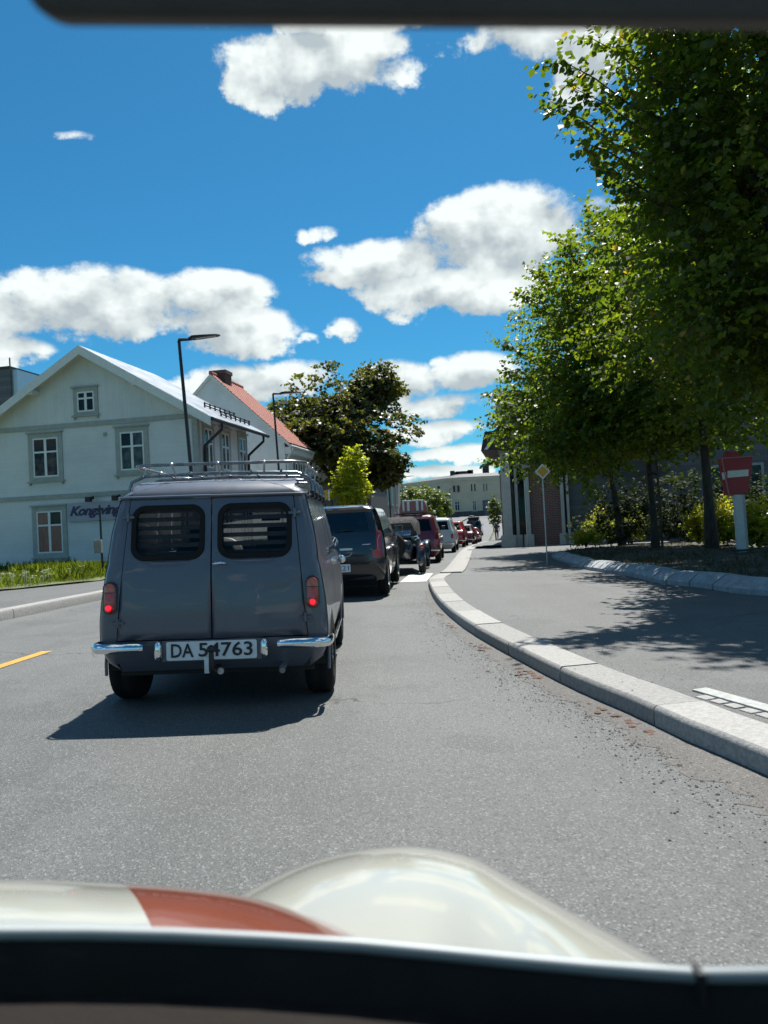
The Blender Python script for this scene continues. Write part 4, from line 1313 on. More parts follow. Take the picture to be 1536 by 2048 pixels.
        mb = MB(); cb = ((xl0 + xl1) / 2 * s, yb((xl0 + xl1) / 2, .64) - .034, .638); mb.lathe(cb, (0, -1, 0), [(.018, 0), (.016, .004), (.009, .007), (.001, .008)], 14); mb.build('lit_bulb', M_REDLIT, lamp, smooth=60)
        # chrome quarter bumper
        mb = MB(); rs = []
        path = [(.405, -.055, .5), (.43, -.062, .9), (.52, -.062, 1), (.62, -.056, 1), (.68, -.042, 1), (.708, -.01, 1), (.717, .05, .95), (.718, .13, .85), (.716, .19, .6)]
        for i, (x, y, k) in enumerate(path):
            a = path[max(0, i-1)]; c = path[min(len(path)-1, i+1)]; t = Vector((c[0]-a[0], c[1]-a[1], 0)).normalized(); nrm = Vector((t.y, -t.x, 0))
            prof = [(-.012, -.030), (.004, -.030), (.014, -.018), (.016, 0), (.012, .014), (.002, .026), (-.012, .028)]
            rs.append([Vector((s*x, y, .400)) + Vector((s*nrm.x, nrm.y, 0)) * u_ + UZ * v_ * (.55 + .45 * k) for u_, v_ in prof])
        mb.rings(rs); mb.build('quarter_bumper', M_CHROME, root, smooth=35)
        mb = MB(); mb.box((s * .55, -.01, .40), (.05, .1, .03)); mb.build('bumper_bracket', M_BLACKM, root)
        # over-rider
        mb = MB(); mb.rings([[(s * .318 + .024 * k_ * math.cos(6.283*i/12), -.035 + .026 * k_ * math.sin(6.283*i/12), z) for i in range(12)] for z, k_ in ((.312, .35), (.320, .8), (.345, 1), (.375, 1), (.405, .95), (.425, .7), (.433, .3))])
        mb.build('overrider', M_CHROME, root, smooth=50)
        # door handle and mirror, side trim
        mb = MB(); mb.tube([(s * .668, 1.32, .83), (s * .70, 1.33, .83), (s * .702, 1.40, .83), (s * .69, 1.46, .825)], .009, 8); mb.build('door_handle', M_CHROME, root, smooth=50)
        mb = MB(); mb.tube([(s * .65, 2.62, .74), (s * .70, 2.60, .775)], .007, 8); mb.lathe((s * .705, 2.59, .785), (0, -1, -.05), [(.008, .018), (.034, .013), (.037, .008), (.037, 0), (.02, -.015), (.004, -.02)], 18); mb.build('wing_mirror', M_CHROME, root, smooth=50)
        for zt_, yy in ((.925, 0), (.905, .0)):
            mb = MB(); mb.tube([(s * (lerp_levels(LV, zt_)[3] + .004), 1.22, zt_), (s * (lerp_levels(LV, zt_)[3] + .004), 2.25, zt_)], .006, 6); mb.build('waist_trim', M_CHROME, root, smooth=50)
        mb = MB(); mb.rings([[(s * (lerp_levels(LV, z)[3] + .0015), 1.20, z), (s * (lerp_levels(LV, z)[3] + .0015), 1.212, z)] for z in (.30, .43, .54, .66, .78, .90, 1.09, 1.24)], False, False, False); mb.build('door_seam', M_SEAM, root)
        mb = MB(); mb.tube([(s * .70, .92, .285), (s * .70, 2.05, .285)], .012, 8); mb.build('sill_trim', M_CHROME, root, smooth=50)
        mb = MB(); mb.box((s * .655, 1.25, .84), (.008, .05, .02)); mb.build('lock', M_CHROME, root)
        for ya, xo in ((.46, .715), (2.50, .70)):
            wheel(root, s * xo, ya, .256, .185, M_CHROME if True else None)
            mb = MB()
            arc = [RAD(a) for a in range(-8, 189, 14)]
            mb.tube([(s * (.695), ya + .305 * math.cos(a), .245 + .305 * math.sin(a)) for a in arc], .010, 6); mb.build('wheel_arch_lip', P, root, smooth=50)
            mb = MB(); mb.rings([[(s * .52, ya + .292 * math.cos(RAD(a)), .256 + .292 * math.sin(RAD(a))), (s * .68, ya + .292 * math.cos(RAD(a)), .256 + .292 * math.sin(RAD(a)))] for a in range(-5, 186, 10)], False, False, False); mb.build('wheel_well', M_UNDER, root)
    # glass and gutter
    for nm, key in [('windscreen', 'windscreen')] + [('side_window', k_) for k_ in parts if k_.startswith('win') and k_ != 'windscreen']:
        weld(parts[key]).build(nm, M_GLASS, root, smooth=40)
    L = lerp_levels(LV, 1.306); L[3] += .014; L[1] -= .012; L[2] += .01
    rg, _ = ring_pts(tuple(L), fs, .5); mb = MB(); mb.tube(rg + [rg[0]], .009, 6, False); mb.build('rain_gutter', P, root, smooth=50)
    # rear valance panel, plate, tow hitch
    mb = MB(); mb.hexa([(-.30, -.012, .305), (.30, -.012, .305), (.30, .05, .305), (-.30, .05, .305), (-.30, -.016, .43), (.30, -.016, .43), (.30, .05, .43), (-.30, .05, .43)]); mb.build('plate_panel', P, root)
    npl = MB(); npl.prism([(x, -.020, z) for x, z in rrect(-.272, .272, .312, .424, .012, 3)], (0, -.004, 0)); pl = npl.build('number_plate', M_PLATE, root)
    text_mesh('DA', .115, 'lettering', M_INK, pl, (-.243, -.0275, .330), (1, 0, 0), (0, 0, 1), .001, offset=.0016, width=.135)
    text_mesh('54763', .115, 'lettering', M_INK, pl, (-.078, -.0275, .330), (1, 0, 0), (0, 0, 1), .001, offset=.0016, width=.325)
    mb = MB(); mb.bbox((-.040, -.055, .235), (.006, -.045, .33)); hp_ = mb.build('tow_plate', mat('pale tow plate', (.72, .75, .75), .4), root)
    mb = MB(); mb.tube([(.02, .1, .25), (.022, -.09, .25), (.022, -.135, .262), (.022, -.145, .30), (.022, -.145, .375)], [.016, .018, .018, .017, .016], 10); mb.lathe((.022, -.145, .392), (0, 0, 1), [(.008, -.022), (.022, -.012), (.026, 0), (.022, .014), (.004, .025)], 14); mb.build('tow_ball', mat('tow ball cover', (.022, .018, .017), .55), root, smooth=50)
    mb = MB(); mb.lathe((.055, -.05, .245), (0, 1, 0), [(.020, 0), (.022, .01), (.016, .02), (.01, .02)], 14); mb.build('tow_socket', M_STEEL, root, smooth=50)
    mb = MB(); mb.tube([(.42, .3, .245), (.42, -.02, .245), (.425, -.05, .235)], .018, 10); mb.build('exhaust_pipe', M_STEEL, root, smooth=50)
    mb = MB(); mb.tube([(.020, -.024, .888), (.045, -.042, .890), (.075, -.044, .893), (.100, -.040, .889)], [.006, .009, .009, .004], 8); mb.tube([(.045, .02, .89), (.045, -.042, .89)], .010, 8); mb.build('rear_door_handle', M_CHROME, root, smooth=50)
    # underside and interior
    mb = MB(); mb.bbox((-.60, .15, .20), (.60, 3.05, .29)); mb.build('floor_pan', M_UNDER, root)
    mb = MB(); mb.bbox((-.62, 1.15, .29), (.62, 1.19, .72)); mb.build('bulkhead', M_UNDER, root)
    for s in (-1, 1): seat(root, s * .30, 1.30, .36, 1.10)
    mb = MB(); mb.lathe((-.30, 2.0, .86), (0, -1, .5), [(.17, -.01), (.185, 0), (.17, .01)], 20); mb.build('steering_wheel', M_BLACK, root, smooth=50)
    mb = MB(); mb.bbox((-.60, 2.2, .70), (.60, 2.38, .88)); mb.build('dash_panel', M_BLACK, root)
    mb = MB(); mb.bbox((.03, 2.10, 1.16), (.19, 2.12, 1.21)); mb.build('rear_view_mirror', M_BLACK, root)
    # roof rack of bright tube
    rk = empty('roof_rack', (0, 0, 0)); rk.parent = root
    R = .0115
    for y in (.42, .78, 1.20, 1.62):
        mb = MB(); zt = 1.452 if y != .42 else 1.458
        mb.tube([(-.60, y, 1.300), (-.605, y, 1.36), (-.588, y, 1.42), (-.55, y, zt - .02), (-.50, y, zt), (0, y, zt + .012), (.50, y, zt), (.55, y, zt - .02), (.588, y, 1.42), (.605, y, 1.36), (.60, y, 1.300)], R, 8)
        mb.build('cross_bar', M_RACK, root, smooth=60)
        for s in (-1, 1):
            mb = MB(); mb.box((s * .602, y, 1.31), (.03, .05, .05)); mb.build('gutter_clamp', M_BLACKM, root, bevel=.004)
    for x in (-.40, -.20, 0, .20, .40):
        mb = MB(); mb.tube([(x, .40, 1.475), (x, 1.64, 1.473)], .009, 8); mb.build('rack_slat', M_RACK, root, smooth=60)
    loop = rrect(-.56, .56, .33, 1.72, .14, 5); mb = MB()
    mb.tube([(x, y, 1.522 + .006 * (1 - (x / .56) ** 2)) for x, y in loop] + [(loop[0][0], loop[0][1], 1.522)], R, 8, False); mb.build('top_rail', M_RACK, root, smooth=60)
    for x, y in ((-.56, .6), (-.56, 1.05), (-.56, 1.5), (.56, .6), (.56, 1.05), (.56, 1.5), (-.3, .33), (0, .33), (.3, .33), (-.3, 1.72), (.3, 1.72)):
        mb = MB(); mb.tube([(x, y, 1.524), (x * .97, y + (.06 if y < .5 else 0), 1.462)], .007, 6); mb.lathe((x, y, 1.524), (0, 0, 1), [(.004, -.014), (.014, -.008), (.016, 0), (.014, .008), (.003, .014)], 8); mb.build('rail_post', M_STEEL, root, smooth=60)
    bpy.data.objects.remove(rk, do_unlink=True)
    return root


van = make_van()

# ------------------------------------------------------------------ other cars
CAR_FS = [0.0, .10, .36, .40, .64, .68, .96, 1.0]


def make_car(name, label, X, Y, LV, P, belt, top, rear_x=.86, head=0, group=None, cat='car', wr=.27, wo=None, axles=(.55, 2.6), glassm=None, plate=None, lamps=None, roofm=None, tail=(.55, .80, .12), lit=False, rear_glass=True, arch=.33, z0=None, rimm=None, seats=True):
    root = empty(name, (X, Y, gz(X, Y + 1) if z0 is None else z0), label, cat, group, rot=(0, 0, -head))
    iz = {round(L[0], 3): i for i, L in enumerate(LV)}; g0, g1 = iz[round(belt, 3)], iz[round(top, 3)]
    seam = lambda z: (lerp_levels(LV, z)[3] - lerp_levels(LV, z)[4]) * rear_x

    def assign(i, s, side):
        if g0 <= i < g1:
            if s <= 1 and rear_glass: return 'rear_window'
            if s in (8, 10, 12): return 'win%d_%d' % (side, s)
            if s >= 18: return 'windscreen'
        if roofm and i >= g1: return 'roof'
        return 'body'
    parts, rings = zloft(LV, CAR_FS, assign, seam)
    if roofm and 'roof' in parts:
        n = len(rings[-1]); b = parts['body']
        parts['roof'].add(rings[-1], [tuple(range(n))]); b.f.pop(); b.mi.pop()
        weld(parts['roof']).build('roof', roofm, root, smooth=40)
    b = weld(parts['body']); nv = []
    for (x, y, z) in b.v:
        for ya in axles:
            dy = abs(y - ya)
            if abs(x) > .45 and dy < arch and z < wr + arch * .9: z = max(z, min(wr + math.sqrt(max(0, arch**2 - dy*dy)) - .02, .66))
        nv.append((x, y, z))
    b.v = nv; b.build('body', P, root, smooth=40)
    for k, p in parts.items():
        if k in ('body', 'roof'): continue
        nm = 'side_window' if k.startswith('win') and k != 'windscreen' else k
        weld(p).build(nm, glassm or M_GLASSD, root, smooth=40)
    yre = lambda x, z: lerp_levels(LV, z)[1] + lerp_levels(LV, z)[6] * (x / lerp_levels(LV, z)[3]) ** 2
    w0 = lerp_levels(LV, .5)[3] if wo is None else wo
    for s in (1, -1):
        for ya in axles:
            wheel(root, s * (w0 + .004), ya, wr, .17, rimm)
            mb = MB(); mb.rings([[(s * xx, ya + arch * .97 * math.cos(RAD(a)), wr + arch * .97 * math.sin(RAD(a))) for xx in (w0 - .22, w0 - .02)] for a in range(-5, 186, 12)], False, False, False); mb.build('wheel_well', M_UNDER, root)
        if tail:
            za, zb, tw = tail; mb = MB(); Lm = lerp_levels(LV, (za + zb) / 2); x1 = Lm[3] - Lm[4] * .35
            pts = rrect(x1 - tw, x1, za, zb, min(.03, tw * .4), 4)
            mb.rings([[(s*x, yre(x, z) + .02, z) for x, z in pts], [(s*x, yre(x, z) - .012, z) for x, z in pts]]); mb.build('tail_lamp', M_REDL, root, smooth=40)
    mb = MB(); Lb = lerp_levels(LV, LV[0][0]); mb.bbox((-Lb[3] + .05, Lb[1] + .1, LV[0][0] - .03), (Lb[3] - .05, Lb[2] - .1, LV[0][0] + .08)); mb.build('floor_pan', M_UNDER, root)
    if seats:
        for s in (-1, 1): seat(root, s * .34, axles[0] + .9, .35, top - .10)
    if plate:
        pm, pz, pw, ph = plate; mb = MB(); y = yre(0, pz) - .012; mb.bbox((-pw/2, y, pz - ph/2), (pw/2, y + .02, pz + ph/2)); p_ = mb.build('number_plate', pm, root)
        root['_p'] = 0; del root['_p']
        return root, yre, p_
    return root, yre, None


# black hatchback following the van
VWX, VWY = -.79, 11.55
LVW = [(.19, .14, 3.42, .68, .12, .25, .02, .1), (.26, .05, 3.5, .74, .14, .3, .03, .12), (.36, .0, 3.55, .77, .15, .3, .04, .14), (.52, -.02, 3.57, .782, .15, .3, .05, .14), (.70, -.005, 3.55, .785, .14, .3, .05, .14),
       (.84, .015, 3.42, .775, .13, .3, .05, .14), (.92, .03, 3.1, .765, .12, .25, .05, .14), (.965, .04, 2.68, .755, .11, .2, .05, .14), (.99, .045, 2.6, .75, .10, .2, .05, .14), (1.14, .10, 2.3, .715, .09, .18, .05, .14), (1.29, .165, 2.0, .665, .09, .16, .05, .12),
       (1.335, .14, 1.93, .645, .10, .16, .06, .12), (1.37, .16, 1.85, .60, .12, .16, .06, .1), (1.405, .34, 1.65, .48, .12, .14, .04, .08), (1.42, .6, 1.4, .28, .1, .1, .02, .04)]
PB = paint('black paint', (.011, .010, .013), .22, 1.0)
vw, yv, pl = make_car('black_hatchback', 'black modern hatchback with white plate driving ahead of the grey van', VWX, VWY, LVW, PB, .99, 1.29, .84, RAD(4.5), wr=.295, axles=(.52, 2.93), tail=None, plate=(M_PLATE, .46, .50, .115), arch=.35, glassm=glass('hatch glass', (.74, .82, .82), 2.4), rimm=M_STEEL)
yy = yv(.1, .46) - .014
text_mesh('EV 21221', .105, 'lettering', M_INK, pl, (-.225, yy - .0005, .424), (1, 0, 0), (0, 0, 1), .001, width=.45)
for s in (1, -1):
    mb = MB(); pts = [(.585, .60), (.70, .585), (.735, .62), (.735, .95), (.71, 1.0), (.655, 1.0), (.645, .72), (.585, .70)]
    mb.rings([[(s*x, yv(x, z) + (.03 if x > .68 else .0) + .03, z) for x, z in pts], [(s*x, yv(x, z) + (.012 if x > .68 else 0) - .010, z) for x, z in pts]]); tl = mb.build('tail_lamp', M_REDL, vw)
    mb = MB(); mb.tube([(s * x, yv(x, z) + (.012 if x > .68 else 0) - .016, z) for x, z in ((.70, .70), (.672, .72), (.672, .86), (.695, .93), (.712, .93))], .006, 6); mb.build('lamp_guide', mat('lamp guide', (.55, .35, .33), .3), tl)
    mb = MB(); mb.box((s * .86, 2.15, 1.00), (.16, .09, .12)); mb.box((s * .78, 2.2, .97), (.08, .03, .03)); mb.build('door_mirror', PB, vw, bevel=.025)
mb = MB(); mb.tube([(.075 * math.cos(a), yv(0, .86) - .012, .86 + .075 * math.sin(a)) for a in [6.2832 * k / 24 for k in range(25)]], .0065, 6, False)
for a, b in (((-.038, .925), (-.002, .868)), ((.038, .925), (.002, .868)), ((-.062, .895), (-.030, .805)), ((-.030, .805), (0, .862)), ((.062, .895), (.030, .805)), ((.030, .805), (0, .862))):
    mb.tube([(a[0], yv(0, .86) - .012, a[1]), (b[0], yv(0, .86) - .012, b[1])], .0065, 6)
mb.build('badge', M_CHROME, vw, smooth=40)
mb = MB(); mb.bbox((.10, yv(.2, .735) - .012, .725), (.29, yv(.2, .735) + .01, .755)); mb.build('sticker', M_WHITE, vw)
mb = MB(); mb.tube([(.19 + .10 * math.cos(a), yv(.2, .70) - .010, .715 + .085 * math.sin(a)) for a in [RAD(200 + 14 * k) for k in range(11)]], .007, 6); mb.build('sticker_ring', M_STEEL, vw)
mb = MB(); mb.tube([(.44, yv(.45, .80) - .008, .80), (.56, yv(.55, .80) - .008, .802)], .007, 6); mb.build('model_badge', M_CHROME, vw)
mb = MB(); mb.tube([(-.2, .75, 1.42), (-.2, .68, 1.52)], .006, 6); mb.build('aerial', M_BLACK, vw)
mb = MB(); mb.tube([(-.05, yv(.05, .995) - .012, .995), (.30, yv(.3, 1.02) - .02, 1.03)], .008, 6); mb.build('rear_wiper', M_BLACK, vw)
mb = MB(); mb.bbox((-.60, yv(.5, .30) - .006, .27), (.60, yv(.5, .30) + .05, .40)); mb.build('bumper_insert', M_BLACK, vw, bevel=.02)

# dark open roadster with cycle wings
RX, RY = .12, 16.6
ro = empty('dark_roadster', (RX, RY, gz(RX, RY)), 'dark blue vintage roadster with exposed rear wheels and folded black top', 'car', rot=(0, 0, -RAD(6)))
PR = paint('midnight blue paint', (.012, .013, .022), .25, 1.0)
mb = MB(); rs = []
for y, w, z0, z1 in ((.12, .36, .34, .60), (.2, .44, .30, .74), (.45, .50, .28, .80), (.9, .55, .27, .82), (1.5, .56, .26, .84), (1.9, .50, .26, .86), (2.1, .44, .28, .84), (2.9, .30, .30, .74), (3.1, .26, .34, .66)):
    rs.append([(x * w, y, z) for x, z in [(-1, z0 + .05), (-.9, z0), (.9, z0), (1, z0 + .05), (1, z1 - .1), (.88, z1 - .02), (.6, z1), (-.6, z1), (-.88, z1 - .02), (-1, z1 - .1)]])
mb.rings(rs); mb.build('body', PR, ro, smooth=50)
for s in (1, -1):
    for ya, x in ((.42, .70), (2.75, .68)):
        wheel(ro, s * x, ya, .31, .15, M_CHROME)
        mb = MB(); rs = []
        for a in range(-15, 196, 15):
            c, sn = math.cos(RAD(a)), math.sin(RAD(a)); rs.append([(s * xx, ya + (.345 + dd_) * c, .31 + (.345 + dd_) * sn) for xx, dd_ in ((.52, 0), (.56, .025), (.66, .03), (.71, .0), (.71, -.012), (.62, .012), (.52, -.01))])
        mb.rings(rs); mb.build('wing', PR, ro, smooth=60)
    mb = MB(); mb.lathe((s * .66, .05, .60), (0, -1, 0), [(.045, -.05), (.045, .0), (.035, .012), (.003, .018)], 14); mb.build('tail_lamp', M_REDL, ro, smooth=50)
    mb = MB(); mb.tube([(s * .62, .16, .22), (s * .62, -.02, .22)], .035, 10); mb.build('exhaust_pipe', M_CHROME, ro, smooth=50)
mb = MB(); mb.lathe((0, .04, .62), (0, -1, 0), [(.18, -.07), (.28, -.07), (.31, -.03), (.31, .03), (.28, .07), (.18, .06)], 26); sp = mb.build('spare_wheel', M_RUBBER, ro, smooth=40)
mb = MB(); mb.lathe((0, .04, .62), (0, -1, 0), [(.01, .04), (.17, .045), (.19, .06)], 20); mb.build('rim', M_CHROME, sp, smooth=40)
mb = MB(); rs = []
for y, z1 in ((.42, 1.02), (.55, 1.18), (.9, 1.26), (1.5, 1.25), (1.72, 1.20)):
    rs.append([(-.54, y, .84), (-.53, y, z1 - .12), (-.42, y, z1), (.42, y, z1), (.53, y, z1 - .12), (.54, y, .84)])
mb.rings(rs, False, False, False); mb.build('soft_top', mat('black canvas', (.018, .017, .018), .9, var=.2, vscale=12, bump=.2, bscale=120), ro, smooth=40)
mb = MB(); mb.add([(-.52, .44, .86), (.52, .44, .86), (.42, .42, 1.12), (-.42, .42, 1.12)], [(0, 1, 2, 3)]); mb.build('rear_curtain', M_BLACK, ro)
mb = MB(); mb.add([(-.5, 1.76, .84), (.5, 1.76, .84), (.46, 1.72, 1.2), (-.46, 1.72, 1.2)], [(0, 1, 2, 3)]); mb.build('windscreen', M_GLASSD, ro)
for k in range(5):
    mb = MB(); mb.tube([(-.42, .10 + k * .045, .86 + k * .02), (.42, .10 + k * .045, .86 + k * .02)], .010, 6); mb.build('luggage_bar', M_CHROME, ro, smooth=50)
mb = MB(); mb.tube([(.45, .06, .78), (.52, -.02, .74), (.58, .0, .80), (.62, .08, .72)], .014, 6); mb.build('number_lamp', M_CHROME, ro, smooth=50)

# boxy small cars of the parade
def small_lv(boxy, H=1.33, L=3.05, W=.70):
    k = H / 1.33; t = .22 if boxy else .50
    return [(.18, .10, L - .1, .60, .08, .2, .01, .1), (.28, .03, L - .02, W - .03, .09, .25, .02, .12), (.40, .0, L, W, .10, .28, .02, .14), (.56, .0, L, W, .10, .28, .02, .14), (.70, .02, L - .04, W - .01, .10, .26, .02, .14),
            (.80*k, .06 if boxy else .10, L - .25, W - .03, .10, .25, .02, .14), (.835*k, .08 if boxy else .19, 2.28, W - .045, .10, .2, .02, .14), (.86*k, .09 if boxy else .22, 2.2, W - .055, .10, .18, .02, .14), (1.02*k, (.09 + t) / 2 + .0 if boxy else .36, 2.02, W - .10, .09, .16, .03, .13),
            (1.18*k, t, 1.86, W - .14, .09, .15, .03, .12), (1.235*k, t + .03, 1.8, W - .155, .09, .15, .03, .12), (1.275*k, t + .08, 1.7, W - .20, .10, .15, .03, .1), (1.31*k, t + .25, 1.5, W - .34, .1, .12, .02, .06), (1.325*k, t + .5, 1.3, .18, .06, .08, 0, 0)]


def place(px_, py_):
    p = G(px_, py_); return p.x, p.y


PRED = paint('dark red paint', (.14, .010, .018), .25, 1.0)
PRED2 = paint('bright red paint', (.30, .012, .012), .25, 1.0)
PWH = paint('grey white paint', (.44, .45, .44), .3, .8)
PDK = paint('dark green paint', (.02, .022, .022), .3, .9)


def parade(name, label, gpx, cpx, boxy, P, H=1.33, W=.70, head=8, plate=None, roofm=None, tail=(.56, .74, .10), glassm=None, cat='car', extra=True):
    g = G(*gpx); Y = g.y - .35
    X = D(cpx, 1080, Y).x
    LV = small_lv(boxy, H, 3.05, W); k = H / 1.33
    r, yre, p_ = make_car(name, label, X, Y, LV, P, .86*k, 1.18*k, .90, RAD(head), 'cars queuing along the street', cat, wr=.25, axles=(.50, 2.52), plate=plate, tail=tail, roofm=roofm, arch=.30, glassm=glassm)
    if extra:
        mb = MB(); mb.tube([(-W + .02, .12, .36), (-W + .03, .0, .36), (-W + .12, -.06, .36), (W - .12, -.06, .36), (W - .03, .0, .36), (W - .02, .12, .36)], .028, 8); mb.build('bumper', M_CHROME, r, smooth=50)
        for s in (1, -1):
            mb = MB(); mb.box((s * (W + .05), 2.0, .93 * k), (.12, .06, .09)); mb.build('door_mirror', M_BLACK, r, bevel=.02)
    return r, yre


c1, yr1 = parade('red_small_car', 'dark red boxy small car with orange plate and striped roof box', (833, 1126), 826, True, PRED, 1.40, .74, 6.5, (M_PLATEY, .50, .40, .14), tail=(.50, .66, .13))
mb = MB()
for x in (-.3, 0, .3): mb.tube([(x, .55, 1.42), (x, 1.5, 1.42)], .012, 6)
for y in (.6, 1.4): mb.tube([(-.56, y, 1.30), (-.56, y, 1.42), (.56, y, 1.42), (.56, y, 1.30)], .014, 6)
mb.build('roof_rack', M_BLACKM, c1, smooth=50)
for x in (-.2, .08): 
    mb = MB(); mb.lathe((x, .31, 1.10), (0, -1, 0), [(.05, 0), (.075, .006), (.075, .012), (.05, .016)], 14); mb.build('round_sticker', mat('pale sticker', (.28, .30, .36), .5), c1)
bx = empty('striped_roof_box', (c1.location.x + .10, c1.location.y + .85, c1.location.z + 1.435), 'red roof case with white stripes on the dark red car', 'case', rot=(0, 0, -RAD(6.5)))
mb = MB(); rs = []
for y, k in ((-.34, .86), (-.30, 1), (.30, 1), (.34, .86)):
    rs.append([(x * (.9 + .1 * k), y, z * (.88 + .12 * k)) for x, z in ((-.40, .0), (.40, .0), (.40, .12), (.36, .28), (.30, .36), (-.30, .36), (-.36, .28), (-.40, .12))])
mb.rings(rs); mb.build('shell', paint('case red', (.26, .012, .02), .3, .8), bx, smooth=30)
for x, w in ((-.27, .05), (-.13, .07), (.13, .07), (.27, .05)):
    mb = MB(); mb.bbox((x - w/2, -.352, .06), (x + w/2, -.335, .34)); mb.build('stripe', M_WHITE, bx)
mb = MB(); mb.bbox((-.31, -.345, .335), (.31, .32, .372)); mb.build('lid_rim', M_WHITE, bx, bevel=.01)
c2, _ = parade('white_small_van', 'grey white boxy small van following the dark red car', (880, 1106), 872, True, PWH, 1.40, .72, 8.5)
c3, _ = parade('red_saloon', 'bright red small saloon beyond the grey white van', (904, 1095), 900, False, PRED2, 1.36, .72, 10)
for s in (1, -1):
    mb = MB(); mb.lathe((s * .2, .12, .95), (0, -1, 0), [(.02, 0), (.12, .01), (.14, .03)], 14); mb.build('spotlight', M_CHROME, c3, smooth=50) if s > 0 else None
c4, _ = parade('maroon_open_car', 'maroon open topped car with chrome lamps in the queue', (922, 1091), 923, False, paint('maroon paint', (.10, .02, .03), .3, .9), 1.22, .70, 11, roofm=M_BLACK)
c5, _ = parade('red_coupe', 'small red coupe ahead of the maroon open car', (940, 1085), 939, False, PRED2, 1.15, .70, 11)
c6, _ = parade('dark_utility_car', 'dark tall utility car with luggage at the head of the queue', (950, 1073), 948, True, PDK, 1.72, .80, 11)
mb = MB(); mb.box((0, 1.0, 1.85), (1.1, 1.3, .35)); mb.box((-.2, 1.1, 2.05), (.5, .7, .25)); mb.build('roof_luggage', M_BLACK, c6, bevel=.08)
for nm, lb, px_, py_, Pm, Hh in (('silver_van', 'pale silver van coming down the opposite lane', 917, 1073, paint('silver paint', (.55, .57, .57), .3, .8, .3), 1.5), ('dark_oncoming_car', 'dark car with bright roof on the opposite lane', 893, 1080, PDK, 1.42)):
    g = G(px_, py_); LV = small_lv(True, Hh, 3.6, .78); k = Hh / 1.33
    make_car(nm, lb, g.x, g.y + 3.5, LV, Pm, .86*k, 1.18*k, .9, RAD(10) + math.pi, None, 'car', wr=.28, axles=(.55, 2.9), tail=None, arch=.32)
# pale blue car parked behind the hedge
g = D(1560, 1000, 19.5)
pk, ypk, _ = make_car('parked_car', 'pale blue car parked behind the yellow green hedge', 13.2, 21.0, LVW, paint('ice blue paint', (.38, .47, .52), .25, .9), .99, 1.29, .84, RAD(-82), wr=.29, axles=(.52, 2.93), tail=(.62, .90, .10), arch=.35, z0=gz(10, 21) + .03)
# ================================================================== TREES AND PLANTS
RNG = np.random.default_rng(11)
M_BARK = mat('bark', (0.055, 0.045, 0.038), .95, var=.45, vscale=12, bump=.8, bscale=30, stretch=(1, 1, .25))
L_LIME = leaf_mat('lime leaves', [(.040, .070, .014), (.085, .130, .018), (.165, .205, .026), (.24, .19, .05)], .56)
L_LIMED = leaf_mat('dark lime leaves', [(.034, .060, .014), (.068, .105, .018), (.14, .175, .028), (.24, .18, .06)], .56)
L_MAPLE = leaf_mat('maple leaves', [(.040, .055, .022), (.070, .082, .030), (.12, .115, .045), (.16, .09, .045)], .40)
L_YOUNG = leaf_mat('young leaves', [(.16, .20, .016), (.24, .28, .022), (.34, .36, .035)], .55)
L_FAR = leaf_mat('far leaves', [(.06, .09, .02), (.09, .13, .028), (.14, .17, .04)], .4)
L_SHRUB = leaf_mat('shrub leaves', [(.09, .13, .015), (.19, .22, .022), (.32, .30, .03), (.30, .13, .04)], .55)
L_GRASS = leaf_mat('grass blades', [(.08, .12, .022), (.13, .18, .03), (.20, .23, .05)], .45, .6)
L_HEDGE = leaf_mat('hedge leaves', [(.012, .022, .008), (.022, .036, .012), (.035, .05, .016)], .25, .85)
L_DRY = leaf_mat('dry grass', [(.06, .06, .022), (.10, .085, .035), (.05, .075, .02)], .3, .7)
M_FLOWER = mat('white umbels', (.70, .70, .64), .8, var=.1)


def leaf_mesh(name, base, axis, nrm, size, mt, parent, shape='hex', tone=None, kind=None):
    """many small leaf faces in one mesh; arrays are (N,3)"""
    n = len(base)
    axis = axis / np.linalg.norm(axis, axis=1, keepdims=True)
    b = np.cross(axis, nrm); b /= np.maximum(np.linalg.norm(b, axis=1, keepdims=True), 1e-6)
    up = np.cross(b, axis)
    if shape == 'hex': S = [(0, 0, 0), (.34, .18, .05), (.46, .52, .10), (0, 1, -.06), (-.46, .52, .10), (-.34, .18, .05)]
    elif shape == 'blade': S = [(-.02, 0, 0), (.02, 0, 0), (.014, .55, .08), (0, 1, .32), (-.014, .55, .08)]
    else: S = [(0, 0, 0), (.46, .45, .08), (0, 1, 0), (-.46, .45, .08)]
    k = len(S); S = np.array(S)
    sz = size[:, None, None]
    V = base[:, None, :] + (b[:, None, :] * S[None, :, 0:1] + axis[:, None, :] * S[None, :, 1:2] + up[:, None, :] * S[None, :, 2:3]) * sz
    V = V.reshape(-1, 3)
    me = bpy.data.meshes.new(name)
    me.vertices.add(n * k); me.vertices.foreach_set('co', V.astype(np.float32).ravel())
    me.loops.add(n * k); me.loops.foreach_set('vertex_index', np.arange(n * k, dtype=np.int32))
    me.polygons.add(n); me.polygons.foreach_set('loop_start', np.arange(n, dtype=np.int32) * k)
    try: me.polygons.foreach_set('loop_total', np.full(n, k, dtype=np.int32))
    except Exception: pass
    me.update(calc_edges=True)
    at = me.attributes.new('tone', 'FLOAT', 'FACE')
    t = tone if tone is not None else RNG.random(n)
    at.data.foreach_set('value', t.astype(np.float32))
    me.materials.append(mt)
    o = bpy.data.objects.new(name, me); COL.objects.link(o)
    if parent is not None: o.parent = parent
    if kind: o['kind'] = kind
    return o


def unit(v):
    return v / np.maximum(np.linalg.norm(v, axis=1, keepdims=True), 1e-6)


